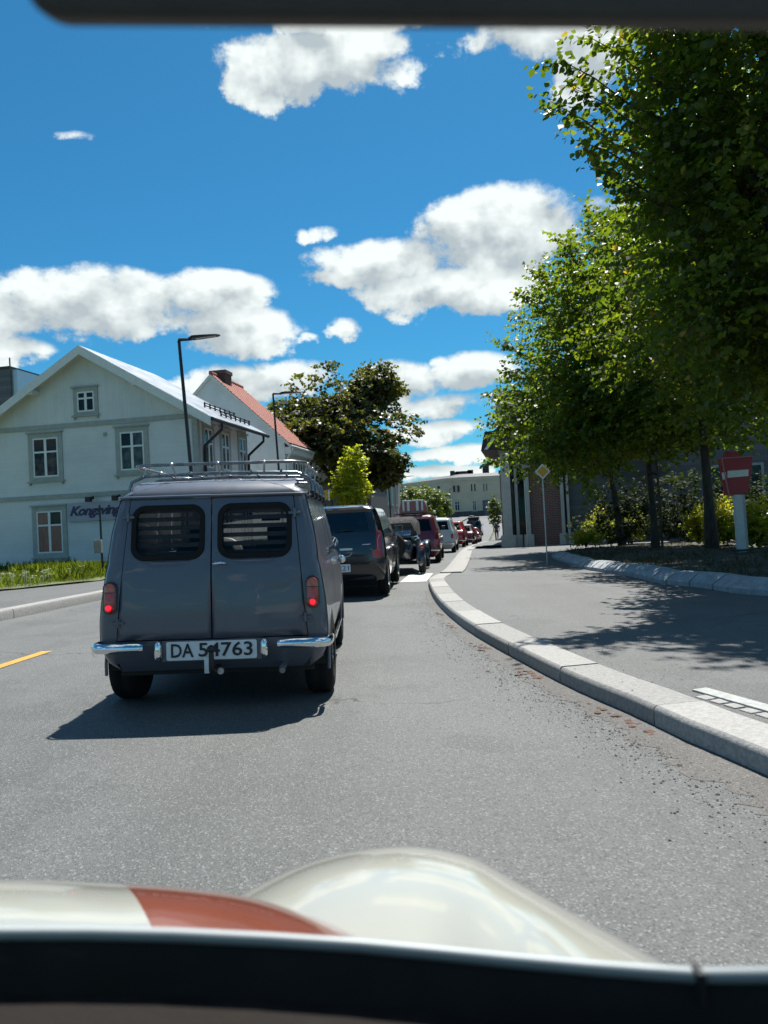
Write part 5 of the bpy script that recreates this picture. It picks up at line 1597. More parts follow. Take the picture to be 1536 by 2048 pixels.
def twig_leaves(p0, d, length, m, size, droop=.12, spread=.5):
    """leaves set alternately along twigs; returns base, axis, normal, size"""
    n = len(p0); i = (np.arange(m) + .35) / m
    t = i[None, :, None]
    pos = p0[:, None, :] + d[:, None, :] * length[:, None, None] * t
    pos[:, :, 2] -= droop * (t[:, :, 0] ** 2) * length[:, None]
    side = unit(np.cross(d, np.array([0, 0, 1.0]) + RNG.normal(0, .25, (n, 3))))
    sg = np.where(np.arange(m) % 2 == 0, 1.0, -1.0)[None, :, None]
    ax = side[:, None, :] * sg * .75 + d[:, None, :] * .55 + RNG.normal(0, spread * .55, (n, m, 3)); ax[:, :, 2] -= .55
    nr = np.array([0, 0, 1.0]) + RNG.normal(0, spread, (n, m, 3))
    pos = pos + RNG.normal(0, .012, pos.shape)
    sz = size * RNG.uniform(.65, 1.2, (n, m))
    return pos.reshape(-1, 3), ax.reshape(-1, 3), nr.reshape(-1, 3), sz.ravel()


def sample_ellipsoid(c, r, n, shell=.45, lumps=0.30):
    v = unit(RNG.normal(0, 1, (n, 3)))
    ph = np.sin(v[:, 0] * 5.1 + c[0]) * np.cos(v[:, 1] * 4.3 + c[1] * 2) + np.sin(v[:, 2] * 6.2 + c[2] * 3)
    rad = (1 - shell * RNG.random(n) ** 1.6) * (1 + lumps * ph * .6)
    return np.array(c) + v * np.array(r) * rad[:, None], v


def tree(name, label, base, height, trunk_r, crowns, ntw, leaf, mt, group=None, limbs=None, twl=(.45, 1.1), m=12, cat='tree', shape='hex', zmin=None, limb_paths=(), lean=(0, 0), shell=.45, spread=.5):
    root = empty(name, base, label, cat, group)
    bx, by, bz = base
    c0 = crowns[0][0]
    top = Vector((c0[0] + lean[0], c0[1] + lean[1], bz + height))
    mb = MB(); pts = []; rad = []
    for i in range(9):
        t = i / 8; p = Vector((bx, by, bz - .1)).lerp(top, t)
        p += Vector((math.sin(t * 5 + bx) * .05, math.cos(t * 4 + by) * .05, 0)) * height * .12
        pts.append(p - Vector(base)); rad.append(trunk_r * (1.35 if i == 0 else 1) * (1 - .86 * t))
    mb.tube(pts, rad, 10); trunk = mb.build('trunk', M_BARK, root, smooth=60)
    mb = MB()
    for c, r, w in crowns:
        for _ in range(limbs or 9):
            t = random.uniform(.22, .75); k = min(7, int(t * 8)); p0 = pts[k].lerp(pts[k+1], t * 8 - k)
            v = Vector(unit(RNG.normal(0, 1, (1, 3)))[0]); v.z = abs(v.z) * .5
            e = Vector(c) + Vector((v.x * r[0], v.y * r[1], v.z * r[2])) * .8 - Vector(base)
            mid = p0.lerp(e, .5) + Vector((0, 0, .12 * (e - p0).length))
            r0 = trunk_r * .42 * (1 - t * .6)
            mb.tube([p0, p0.lerp(mid, .5) + Vector((0, 0, .03)), mid, mid.lerp(e, .6), e], [r0, r0 * .8, r0 * .55, r0 * .35, r0 * .12], 6)
    for path in limb_paths:
        q = [Vector(p) - Vector(base) for p in path]
        mb.tube(q, [.024 * (1 - .85 * i / (len(q) - 1)) for i in range(len(q))], 6)
    mb.build('limbs', M_BARK, root, smooth=60)
    B, A, N, S = [], [], [], []
    tw = sum(w for _, _, w in crowns)
    for c, r, w in crowns:
        n = int(ntw * w / tw)
        p, v = sample_ellipsoid(c, r, n, shell)
        if zmin is not None:
            ok = p[:, 2] > zmin + RNG.normal(0, .15, n); p, v = p[ok], v[ok]; n = len(p)
        d = v * np.array([1, 1, .35]) + RNG.normal(0, .45, (n, 3)) * np.array([1, 1, .5]); d = unit(d)
        ln = RNG.uniform(twl[0], twl[1], n)
        q = twig_leaves(p - d * ln[:, None] * .5, d, ln, m, leaf, spread=spread)
        for L_, x in zip((B, A, N, S), q): L_.append(x)
    for path in limb_paths:
        q = [Vector(p) for p in path]; P0, Dd, Ln = [], [], []
        for k in range(len(q) - 1):
            seg = q[k+1] - q[k]; cnt = max(2, int(seg.length / .055))
            for j in range(cnt):
                p = q[k].lerp(q[k+1], (j + random.random()) / cnt); dirv = seg.normalized()
                rnd = Vector((random.gauss(0, .5), random.gauss(0, .6), random.gauss(0, .28)))
                P0.append(p); Dd.append((dirv * .7 + rnd).normalized()); Ln.append(random.uniform(.25, .7) * (1.15 - .6 * k / len(q)))
        q_ = twig_leaves(np.array([list(p) for p in P0]), np.array([list(p) for p in Dd]), np.array(Ln), 8, leaf)
        for L_, x in zip((B, A, N, S), q_): L_.append(x)
    B, A, N, S = np.concatenate(B) - np.array(base), np.concatenate(A), np.concatenate(N), np.concatenate(S)
    cl = np.sin(B[:, 0] * 3.1 + 1) * np.sin(B[:, 1] * 2.7) + np.sin(B[:, 2] * 3.7 + B[:, 0] * 1.9)
    tone = np.clip(RNG.normal(.44, .16, len(B)) + .17 * cl, 0, .93); tone[RNG.random(len(B)) < .02] = .99
    leaf_mesh('crown', B, A, N, S, mt, root, shape, tone)
    return root


# ---- lime trees in the planted bed
def gbase(px_, py_, dz=.2):
    p = G(px_, py_, dz); return (p.x, p.y, p.z)


nb_ = (6.2, 10.4, gz(6.2, 10.4) + .2)
lp = []
for tip, mid, Y in (((1100, 202), (1230, 290), 9.2), ((1118, 118), (1260, 210), 9.3), ((1175, 72), (1290, 150), 9.5), ((1160, 285), (1260, 330), 9.0), ((1200, 335), (1290, 380), 8.9), ((1280, 42), (1380, 120), 9.5), ((1150, 178), (1270, 250), 9.1), ((1240, 375), (1330, 420), 9.0)):
    t_, m_ = D(*tip, Y), D(*mid, Y + .35)
    st = Vector((4.75, 9.95, max(3.3, m_.z - .5)))
    lp.append([tuple(st), tuple(st.lerp(m_, .6)), tuple(m_), tuple(m_.lerp(t_, .5) + Vector((0, 0, .05))), tuple(t_)])
tree('lime_tree', 'tallest dark lime tree whose branches reach out over the pavement', nb_, 8.6, .17,
     [((5.15, 10.0, 5.45), (1.7, 2.3, 3.5), 1.0), ((5.7, 10.4, 7.3), (2.0, 2.2, 2.2), .45), ((6.4, 10.6, 4.3), (2.0, 2.2, 2.2), .4)], 4300, .094, L_LIMED, 'lime trees in the planted bed', limb_paths=lp, m=13, zmin=2.6)
tA, tB, tC = gbase(1242, 1085), gbase(1306, 1090), gbase(1421, 1090)
lpA = []
for tip, mid, Y in (((984, 792), (1080, 850), 19.6), ((1000, 683), (1090, 740), 19.8), ((1042, 586), (1130, 660), 20.2), ((1112, 470), (1180, 570), 20.6), ((978, 925), (1075, 905), 19.4), ((1020, 740), (1110, 800), 19.5), ((1180, 415), (1220, 520), 20.8), ((1060, 540), (1150, 620), 20.4), ((1000, 850), (1090, 880), 19.4), ((1230, 935), (1190, 860), 19.6), ((1120, 945), (1130, 870), 19.5), ((1175, 985), (1170, 880), 19.6)):
    t_, m_ = D(*tip, Y), D(*mid, Y + .4)
    st = Vector((tA[0] - .6, tA[1] - .6, max(2.9, m_.z - .4)))
    lpA.append([tuple(st), tuple(st.lerp(m_, .6)), tuple(m_), tuple(m_.lerp(t_, .5) + Vector((0, 0, .06))), tuple(t_)])
tree('lime_tree', 'lime tree with low spreading crown standing over the yellow tipped bush', tA, 8.6, .11,
     [((tA[0] - 1.1, tA[1] - 1.0, 5.2), (2.6, 2.6, 3.4), 1.0), ((tA[0] - 1.9, tA[1] - 1.2, 4.0), (1.8, 2.2, 1.9), .45)], 2900, .115, L_LIME, 'lime trees in the planted bed', zmin=2.45, m=11, limb_paths=lpA)
tree('lime_tree', 'lime tree with a wooden stake tied beside its trunk', tB, 9.4, .10,
     [((tB[0] - .2, tB[1] - .3, 5.9), (2.6, 2.4, 3.8), 1.0)], 2200, .115, L_LIME, 'lime trees in the planted bed', zmin=2.6, m=11)
tree('lime_tree', 'lime tree with the thickest bare trunk beside the red sign', tC, 10.0, .14,
     [((tC[0] - .1, tC[1] - .2, 6.2), (2.9, 2.4, 4.1), 1.0)], 2600, .112, L_LIME, 'lime trees in the planted bed', zmin=2.7, m=11)
tree('lime_tree', 'lime tree farther up the bed past the red sign', (7.9, 14.6, gz(7.9, 14.6) + .2), 9.2, .13,
     [((8.0, 14.5, 6.2), (2.2, 2.2, 3.9), 1.0), ((6.1, 14.7, 5.3), (1.9, 2.2, 2.5), .75)], 3400, .10, L_LIMED, 'lime trees in the planted bed', zmin=2.8, m=11)
st = gbase(1325, 1095); stk = empty('tree_stake', st, 'slim dark wooden stake standing beside a lime tree trunk', 'stake')
mb = MB(); mb.tube([(0, 0, -.2), (.0, 0, 1.2), (-.04, 0, 2.3)], [.035, .034, .03], 8); mb.build('post', M_BARK, stk, smooth=50)
mb = MB(); mb.tube([(-.03, 0, 1.9), (-.15, -.02, 1.95), (-.28, 0, 1.9)], .018, 6); mb.build('tie', M_RUBBER, stk)

# ---- trees across the street
mp = Vector((-2.0, 43.5, gz(-2, 43.5)))
lumps = [((-2.2, 43.5, 6.9), (3.9, 3.0, 2.9), 1.0)]
for k in range(17):
    a = k * 2.4; zz = -1 + 2 * ((k * .618) % 1); rr = math.sqrt(1 - zz * zz * .8)
    lumps.append(((-2.2 + 3.9 * rr * math.cos(a), 43.5 + 3.0 * rr * math.sin(a), 6.9 + 2.75 * zz), (random.uniform(1.1, 1.7), 1.3, random.uniform(.8, 1.25)), .32))
tree('maple_tree', 'big dark maple tree rising behind the red tiled house', tuple(mp), 7.5, .32, lumps, 5600, .23, L_MAPLE, None, limbs=3, twl=(.4, .9), m=9, shape='quad', spread=.7, shell=.5)
yt = (D(706, 1000, 38).x, 38.0, gz(-1.6, 38) + .1)
tree('young_tree', 'small bright yellow green street tree beyond the black hatchback', yt, 4.7, .06,
     [((yt[0] - .1, yt[1], 3.1), (.95, .9, 1.1), 1.0), ((yt[0] + .15, yt[1], 4.3), (.5, .5, .9), .35)], 460, .15, L_YOUNG, limbs=5, twl=(.3, .6), m=9, shape='quad')
for px_, Yv, rx, ht, lb in ((826, 100, 2.2, 6.2, 'pale green street tree beside the beige street house'), (852, 108, 2.4, 6.6, 'leafy street tree in front of the cream house corner'), (874, 112, 1.8, 4.8, 'low street tree before the plinth of the cream house')):
    x = D(px_, 1000, Yv).x; z = gz(x, Yv)
    tree('street_tree', lb, (x, Yv, z), ht * .85, .12, [((x, Yv, z + ht * .58), (rx, rx, ht * .40), 1)], 420, .34, L_FAR, 'street trees before the cream house', limbs=5, twl=(.6, 1.2), m=9, shape='quad')
x = D(990, 1040, 60).x; z = gz(x, 60) + .06
tree('slim_tree', 'slim upright young tree on the pavement before the cream house', (x, 60, z), 3.6, .045, [((x, 60, z + 2.3), (.42, .42, 1.25), 1)], 170, .15, L_FAR, limbs=4, twl=(.25, .5), m=8, shape='quad')


# ---- shrubs in the bed
def shrub(label, px_, py_, r, leaf, n, mt, dz=.2, group='shrubs under the lime trees', Y=None):
    p = G(px_, py_, dz) if Y is None else Vector((D(px_, 1050, Y).x, Y, 0))
    if Y is not None: p.z = gz(p.x, Y) + dz
    root = empty('shrub', tuple(p), label, 'shrub', group)
    mb = MB()
    for k in range(9):
        a = random.uniform(0, 6.28); e = Vector((math.cos(a) * r[0] * .6, math.sin(a) * r[1] * .6, r[2] * random.uniform(.8, 1.4)))
        mb.tube([(0, 0, -.05), e * .5 + Vector((0, 0, .1)), e], [.018, .012, .005], 5)
    mb.build('stems', M_BARK, root)
    q, v = sample_ellipsoid((0, 0, r[2] * .85), r, n, .7)
    ok = q[:, 2] > .03; q, v = q[ok], v[ok]
    d = unit(v + RNG.normal(0, .5, v.shape) + np.array([0, 0, .4])); ln = RNG.uniform(.2, .4, len(q))
    B, A, N, S = twig_leaves(q - d * ln[:, None] * .5, d, ln, 7, leaf, droop=.05, spread=.6)
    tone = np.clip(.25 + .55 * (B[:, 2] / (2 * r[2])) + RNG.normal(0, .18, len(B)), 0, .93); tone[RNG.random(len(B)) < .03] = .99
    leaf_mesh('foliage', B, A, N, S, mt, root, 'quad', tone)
    return root


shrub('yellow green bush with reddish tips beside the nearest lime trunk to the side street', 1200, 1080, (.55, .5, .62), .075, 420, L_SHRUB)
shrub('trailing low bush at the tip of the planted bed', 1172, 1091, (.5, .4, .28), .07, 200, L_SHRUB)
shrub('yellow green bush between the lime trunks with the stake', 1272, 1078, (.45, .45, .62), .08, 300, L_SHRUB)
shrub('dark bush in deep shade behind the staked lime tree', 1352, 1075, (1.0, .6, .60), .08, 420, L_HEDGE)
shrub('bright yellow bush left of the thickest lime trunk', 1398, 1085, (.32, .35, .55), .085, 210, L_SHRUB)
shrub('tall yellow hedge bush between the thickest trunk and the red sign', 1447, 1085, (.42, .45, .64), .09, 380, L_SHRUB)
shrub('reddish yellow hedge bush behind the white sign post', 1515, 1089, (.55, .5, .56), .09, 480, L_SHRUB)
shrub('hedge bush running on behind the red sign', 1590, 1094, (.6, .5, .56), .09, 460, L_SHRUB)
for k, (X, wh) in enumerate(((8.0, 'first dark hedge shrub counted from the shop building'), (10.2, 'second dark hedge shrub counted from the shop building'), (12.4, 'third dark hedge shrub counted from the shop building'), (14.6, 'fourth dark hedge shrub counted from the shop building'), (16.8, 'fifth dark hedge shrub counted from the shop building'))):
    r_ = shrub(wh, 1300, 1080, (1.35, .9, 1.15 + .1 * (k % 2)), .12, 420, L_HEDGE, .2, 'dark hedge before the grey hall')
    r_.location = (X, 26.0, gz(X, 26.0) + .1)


# ---- grass
def blades(name, pts, h, mt, label, lean=.35):
    n = len(pts); ax = np.array([0, 0, 1.0]) + RNG.normal(0, lean, (n, 3)) * np.array([1, 1, .2])
    nr = RNG.normal(0, 1, (n, 3))
    o = leaf_mesh(name, pts, ax, nr, h, mt, None, 'blade', np.clip(RNG.normal(.45, .25, n), 0, .93)); tag(o, label, 'grass', kind='stuff'); return o


vx = lambda y: smooth_interp([(12.6, -11.5), (13.4, -8.6), (14.1, -7.2), (16, -6.1), (18, -6.0), (21, -6.15), (25.3, -6.25)], y)
strip('verge', lambda y: -22, vx, frange(12.6, 25.2, .6), lambda y: .135, mat('verge soil', (.10, .12, .045), .95, var=.4, vscale=4, bump=.6, bscale=20), 20, rough=.02)
n = 34000; yy_ = 12.9 + 12.2 * RNG.random(n) ** .9; xx_ = np.array([vx(y) for y in yy_]) - .08 - np.abs(RNG.gamma(1.6, 2.1, n))
hh_ = .62 * (.08 + .14 * RNG.random(n)) * (1 + 1.2 * (np.sin(xx_ * 1.7) * np.cos(yy_ * 1.1) > .25)) * np.clip((np.array([vx(y) for y in yy_]) - xx_) * 1.6, .35, 1)
pts = np.stack([xx_, yy_, np.array([gz(x, y) for x, y in zip(xx_, yy_)]) + .12], 1)
blades('verge_grass', pts, hh_ * 1.25, L_GRASS, 'tall uncut roadside grass in front of the timber house')
mb = MB()
for k in range(90):
    y = random.uniform(13.2, 16.5); x = vx(y) - .3 - abs(random.gauss(0, 1.6)); z = gz(x, y) + random.uniform(.26, .42)
    for j in range(5):
        a = random.uniform(0, 6.28); q = Vector((x + .045 * math.cos(a), y + .045 * math.sin(a), z + random.uniform(-.01, .02)))
        mb.add([q + Vector((.022 * math.cos(t), .022 * math.sin(t), 0)) for t in (0, 1.26, 2.5, 3.77, 5.03)], [(0, 1, 2, 3, 4)])
    mb.tube([(x, y, z - .45), (x, y, z)], .003, 4)
tag(mb.build('verge_flowers', M_FLOWER, recalc=False), 'white wild flowers standing in the roadside grass', 'flowers', kind='stuff')
n = 9000; yy_ = RNG.uniform(4, 24.5, n); xx_ = np.array([bedx(y) for y in yy_]) + .05 + RNG.gamma(1.3, 1.6, n)
pts = np.stack([xx_, yy_, np.array([gz(x, y) + hp(y) for x, y in zip(xx_, yy_)]) + .085], 1)
msk = (np.sin(xx_ * 2.3 + 1) * np.sin(yy_ * 1.7) + RNG.normal(0, .5, n)) > .0
blades('bed_grass', pts[msk], RNG.uniform(.05, .16, msk.sum()), L_DRY, 'patchy dry grass under the lime trees in the planted bed', .7)
# ================================================================== STREET FURNITURE AND PEOPLE
def street_lamp(label, foot, top, head_px, Y, r=.06, grp='street lamps along the left pavement'):
    b = Vector(foot); t = Vector(top)
    root = empty('street_lamp', tuple(b), label, 'lamp post', grp)
    mb = MB(); mb.tube([(0, 0, -.1), (0, 0, .9), (0, 0, .92), (t - b) * .96, t - b], [r * 1.5, r * 1.5, r, r * .72, r * .7], 12); mb.build('pole', M_BLACKM, root, smooth=50)
    h = D(*head_px, Y) - b; a = t - b
    mb = MB(); mb.tube([a - UZ * .03, a + UZ * .03, a.lerp(h, .3)], [r * .9, r * .8, r * .6], 8); mb.build('arm', M_BLACKM, root, smooth=40)
    d = (h - a).normalized(); s = Vector((-d.y, d.x, 0)).normalized(); mb = MB(); rs = []
    for q, w, th in ((.24, .06, .05), (.34, .13, .075), (.55, .14, .06), (.92, .11, .035), (1.0, .05, .02)):
        c = a.lerp(h, q); rs.append([c + s * w, c + s * w * .8 + UZ * th, c - s * w * .8 + UZ * th, c - s * w])
    mb.rings(rs); hd = mb.build('lamp_head', M_BLACKM, root, smooth=30)
    mb = MB(); c0, c1 = a.lerp(h, .40) - UZ * .004, a.lerp(h, .9) - UZ * .004
    mb.quad(c0 + s * .09, c1 + s * .07, c1 - s * .07, c0 - s * .09); mb.build('lamp_glass', mat('lamp diffuser', (.35, .35, .34), .3), hd)
    return root


def lamp2(label, low_px, top_px, head_px, Y, r=.06):
    t, l = D(*top_px, Y), D(*low_px, Y); d = (l - t)
    k = (t.z - gz(t.x, Y) - .1) / (t.z - l.z); f = t + d * k
    street_lamp(label, f, t, head_px, Y, r)


lamp2('black street lamp standing in front of the timber house corner', (383, 970), (358, 682), (440, 671), 19.5, .055)
lamp2('black street lamp standing in front of the rendered house', (559, 968), (546, 789), (602, 785), 32, .055)
lamp2('thin street lamp before the dark maple tree', (660, 960), (651, 851), (690, 846), 46, .055)
lamp2('street lamp standing at the beige street house wall', (781, 1030), (773, 905), (790, 902), 60, .06)
lamp2('far street lamp with its arm over the street beyond the beige house', (806, 1000), (803, 955), (828, 952), 88, .05)
lamp2('pale far street lamp before the cream house', (902, 1030), (899, 978), (905, 976), 120, .06)

# red bucket shaped sign with a white band
Ys = G(1485, 1100, .2).y; z0 = G(1485, 1100, .2).z
px_s = lambda x, y: D(x, y, Ys)
c = px_s(1478, 945); rs_ = empty('red_sign', (px_s(1485, 1100).x, Ys, z0), 'red flower pot shaped sign with one white band on a white post', 'sign')
org = Vector(rs_.location)
def pz(x, y):                                              # photo position in zoomed crop -> local point
    return px_s(1130 + x / 3.783, 860 + y / 3.783) - org
outl = [pz(*q) for q in ((1190, 215), (1420, 202), (1416, 300), (1388, 482), (1245, 490))]
M_REDS = mat('red enamel', (.30, .012, .022), .45, var=.1, vscale=3)
th = Vector((-.05, .16, 0))
mb = MB(); mb.prism(outl, th); mb.build('panel', M_REDS, rs_, bevel=.012)
mb = MB(); mb.prism([pz(*q) + Vector((0, -.004, 0)) for q in ((1222, 214), (1232, 172), (1250, 162), (1312, 158), (1330, 168), (1348, 207))], th * .9); mb.build('cap', M_REDS, rs_, bevel=.01)
mb = MB(); mb.prism([pz(*q) + Vector((0, -.008, 0)) for q in ((1228, 310), (1388, 298), (1386, 348), (1228, 362))], (0, .006, 0)); mb.build('white_band', M_WHITE, rs_)
mb = MB(); mb.prism([pz(*q) + Vector((-.004, -.002, 0)) for q in ((1190, 322), (1218, 318), (1222, 368), (1200, 376))], (0, .03, 0)); mb.build('side_band', M_WHITE, rs_)
mb = MB(); mb.tube([pz(1186, 215) + Vector((0, -.006, 0)), pz(1420, 198) + Vector((0, -.006, 0))], .014, 6); mb.tube([pz(1186, 215) + Vector((0, -.006, 0)), pz(1240, 492) + Vector((0, -.006, 0))], .012, 6); mb.build('edge_strip', mat('pale red edge', (.40, .20, .20), .5), rs_)
ptop, pbot = pz(1322, 488), Vector((0, 0, -.05)); ptop.y += .06; ax_ = (ptop - pbot)
mb = MB(); w_, d_ = .115, .05
mb.rings([[p + Vector((-w_, -d_, 0)), p + Vector((w_ * .55, -d_, 0)), p + Vector((w_ * .55, d_, 0)), p + Vector((-w_, d_, 0))] for p in (pbot, ptop)]); mb.build('post', mat('pale grey post', (.50, .53, .54), .5, var=.08), rs_, bevel=.006)
mb = MB(); mb.rings([[p + Vector((w_ * .62, -d_ * .6, 0)), p + Vector((w_ * 1.1, -d_ * .6, 0)), p + Vector((w_ * 1.1, d_, 0)), p + Vector((w_ * .62, d_, 0))] for p in (pbot, ptop)]); mb.build('post_flange', mat('grey post flange', (.34, .36, .38), .5), rs_)
mb = MB(); mb.box((0, .0, .0), (.42, .2, .04)); mb.build('base_plate', M_BLACKM, rs_)

# yellow diamond priority sign, round sign seen from behind, yellow shop sign, thin pole with a box
def pole_sign(name, label, px_, py_, Y, build, r=.03, zf=.05):
    c = D(px_, py_, Y); z0 = gz(c.x, Y) + zf
    root = empty(name, (c.x, Y, z0), label, 'sign')
    mb = MB(); mb.tube([(0, .03, -.1), (0, .03, c.z - z0 + .1)], r, 8); mb.build('pole', M_STEEL, root, smooth=50)
    build(root, Vector((0, 0, c.z - z0))); return root


def diamond(root, c):
    def sq(k, y, m, nm, par):
        mb = MB(); mb.prism([c + Vector((x * k, y, z * k)) for x, z in ((0, -1), (1, 0), (0, 1), (-1, 0))], (0, .006, 0)); return mb.build(nm, m, par)
    pl_ = sq(.185, -.010, M_WHITE, 'plate', root); sq(.13, -.018, mat('priority yellow', (.62, .33, .04), .5, var=.06), 'yellow_centre', pl_)


pole_sign('priority_sign', 'yellow diamond priority sign with white border among the leaves', 1085, 943, 18.0, diamond, r=.015)


def disc(root, c):
    mb = MB(); mb.lathe(c, (0, -1, 0), [(.30, 0), (.31, .004), (.31, .01), (.28, .012)], 24); mb.build('plate', mat('grey sign back', (.33, .33, .33), .5, .3), root, smooth=40)


pole_sign('round_sign', 'round grey sign on a steel pole by the shop columns', 1047, 926, 31.5, disc)


def shop(root, c):
    mb = MB(); mb.box(c + Vector((0, -.02, 0)), (.56, .10, .36)); mb.build('panel', mat('yellow sign face', (.55, .33, .03), .5, var=.25, vscale=8), root, bevel=.01)
    mb = MB(); mb.box(c + Vector((.33, 0, 0)), (.04, .12, .42)); mb.build('side_frame', M_WHITE, root)


pole_sign('yellow_shop_sign', 'small yellow shop sign on a post past the rendered house', 641, 991, 31.0, shop)
p = G(206, 1152, .13); t = D(199, 1010, p.y)
pp = empty('marker_pole', tuple(p), 'thin black pole with a small grey box in front of the timber house', 'pole')
mb = MB(); mb.tube([(0, 0, -.1), t - p], [.028, .022], 8); mb.build('pole', M_BLACKM, pp, smooth=50)
bxp = D(198, 1093, p.y) - p; mb = MB(); mb.box(bxp + Vector((0, -.05, 0)), (.17, .1, .30)); mb.build('box', mat('grey box', (.23, .22, .19), .6, var=.2), pp, bevel=.01)

# ---- pedestrian on the right pavement
g = G(994, 1081, .05); ph = D(995, 1045, g.y).z - g.z
pe = empty('person', tuple(g), 'person in dark clothes walking on the pavement past the shop columns', 'person', rot=(0, 0, RAD(-12)))
k = ph / 1.72
J = dict(pel=(0, 0, .95), ch=(0, .02, 1.30), nk=(0, .03, 1.46), hd=(0, .05, 1.60), ht=(0, .05, 1.70),
         sl=(-.19, .02, 1.40), el=(-.25, -.04, 1.12), wl=(-.25, .06, .88), hl=(-.25, .09, .79), sr=(.19, .02, 1.40), er=(.25, .08, 1.13), wr=(.24, -.02, .90), hr=(.24, -.03, .80),
         pl=(-.10, 0, .90), kl=(-.10, .12, .50), al=(-.10, -.02, .09), tl=(-.10, .14, .03), pr=(.10, 0, .90), kr=(.11, -.02, .48), ar=(.11, -.26, .12), tr=(.11, -.14, .03))
RD = dict(pel=.15, ch=.165, nk=.065, hd=.10, ht=.075, sl=.075, el=.05, wl=.035, hl=.035, sr=.075, er=.05, wr=.035, hr=.035, pl=.10, kl=.07, al=.045, tl=.04, pr=.10, kr=.07, ar=.045, tr=.04)
ed = [('pel', 'ch'), ('ch', 'nk'), ('nk', 'hd'), ('hd', 'ht'), ('ch', 'sl'), ('sl', 'el'), ('el', 'wl'), ('wl', 'hl'), ('ch', 'sr'), ('sr', 'er'), ('er', 'wr'), ('wr', 'hr'), ('pel', 'pl'), ('pl', 'kl'), ('kl', 'al'), ('al', 'tl'), ('pel', 'pr'), ('pr', 'kr'), ('kr', 'ar'), ('ar', 'tr')]
names = list(J); me = bpy.data.meshes.new('body')
me.from_pydata([tuple(q * k for q in J[n_]) for n_ in names], [(names.index(a), names.index(b)) for a, b in ed], [])
ob = bpy.data.objects.new('body', me); COL.objects.link(ob)
sk = ob.modifiers.new('Skin', 'SKIN')
for i, n_ in enumerate(names):
    sv = me.skin_vertices[0].data[i]; sv.radius = (RD[n_] * k, RD[n_] * k); sv.use_root = (n_ == 'pel')
ss = ob.modifiers.new('Sub', 'SUBSURF'); ss.levels = 2; ss.render_levels = 2
bpy.context.view_layer.update()
m2 = bpy.data.meshes.new_from_object(ob.evaluated_get(bpy.context.evaluated_depsgraph_get()))
bpy.data.objects.remove(ob, do_unlink=True)
M_SKIN = mat('skin', (.42, .26, .19), .6); M_TROU = mat('dark trousers', (.02, .022, .03), .8, var=.2); M_SHIRT = mat('dark jacket', (.045, .047, .055), .8, var=.2)
for q in (M_SHIRT, M_TROU, M_SKIN): m2.materials.append(q)
for f_ in m2.polygons:
    z = f_.center.z / k; f_.material_index = 2 if z > 1.47 or (z < .90 and abs(f_.center.x) / k > .205) else (1 if z < .93 else 0); f_.use_smooth = True
ob = bpy.data.objects.new('body', m2); COL.objects.link(ob); ob.parent = pe
mb = MB(); mb.lathe((0, .02 * k, 1.66 * k), (0, -.2, 1), [(.10 * k, -.08 * k), (.112 * k, -.02 * k), (.10 * k, .04 * k), (.06 * k, .09 * k), (.005, .105 * k)], 14); mb.build('hair', mat('fair hair', (.30, .26, .20), .6), pe, smooth=60)
# ================================================================== THE CAR WE SIT IN
oc = empty('cream_car', (0, 0, 0), 'cream classic car with a brown bonnet stripe and rounded front wing', 'car')
M_CREAM = mat('cream paint', (.40, .40, .345), .16, var=.03, vscale=2, coat=1.0)
M_STRIPE = mat('brown stripe paint', (.23, .060, .028), .25, var=.05, vscale=3, coat=1.0)


def table(kn):
    return lambda t: smooth_interp(kn, t)


S_w = table([(-.50, .64), (-.36, .545), (-.2065, .466), (-.11, .428), (.0, .4152), (.0857, .432), (.15, .470), (.215, .510), (.28, .550), (.352, .596), (.45, .67)])
Y_w = table([(-.5, .98), (.02, .98), (.12, .90), (.22, .76), (.352, .62), (.45, .56)])
S_b = table([(-1.2, .47), (-.7, .428), (-.50, .4325), (-.369, .4440), (-.27, .456), (-.19, .472), (-.11, .502), (-.03, .541), (.03, .575)])
Y_b = table([(-1.2, .98), (-.4, .98), (-.25, .92), (-.1, .74), (-.02, .66), (.03, .62)])
zw = lambda sx, Y: CAM_H - Y * S_w(sx) - 1.05 * (Y - Y_w(sx)) ** 2
zb = lambda sx, Y: CAM_H - Y * S_b(sx) - .95 * (Y - Y_b(sx)) ** 2


def sheet(fn, us, ys, conv, th=.004):
    mb = MB(); n = len(us)
    vs = []
    for Y in ys:
        for u in us:
            x = conv(u, Y); vs.append((x, Y, fn(x / Y, Y)))
    mb.add(vs, [(j*n+i, j*n+i+1, (j+1)*n+i+1, (j+1)*n+i) for j in range(len(ys)-1) for i in range(n-1)])
    return mb


# front wing: rounded bulge over the wheel
ys = frange(.545, 1.34, .0265)
mb = MB(); us = frange(-.26, .345, .0151); n = len(us); vs = []
for Y in ys:
    for u in us:
        vs.append((u, Y, max(.30, zw(u / Y, Y))))
mb.add(vs, [(j*n+i, j*n+i+1, (j+1)*n+i+1, (j+1)*n+i) for j in range(len(ys)-1) for i in range(n-1)])
mb.build('front_wing', M_CREAM, oc, smooth=80, recalc=False)
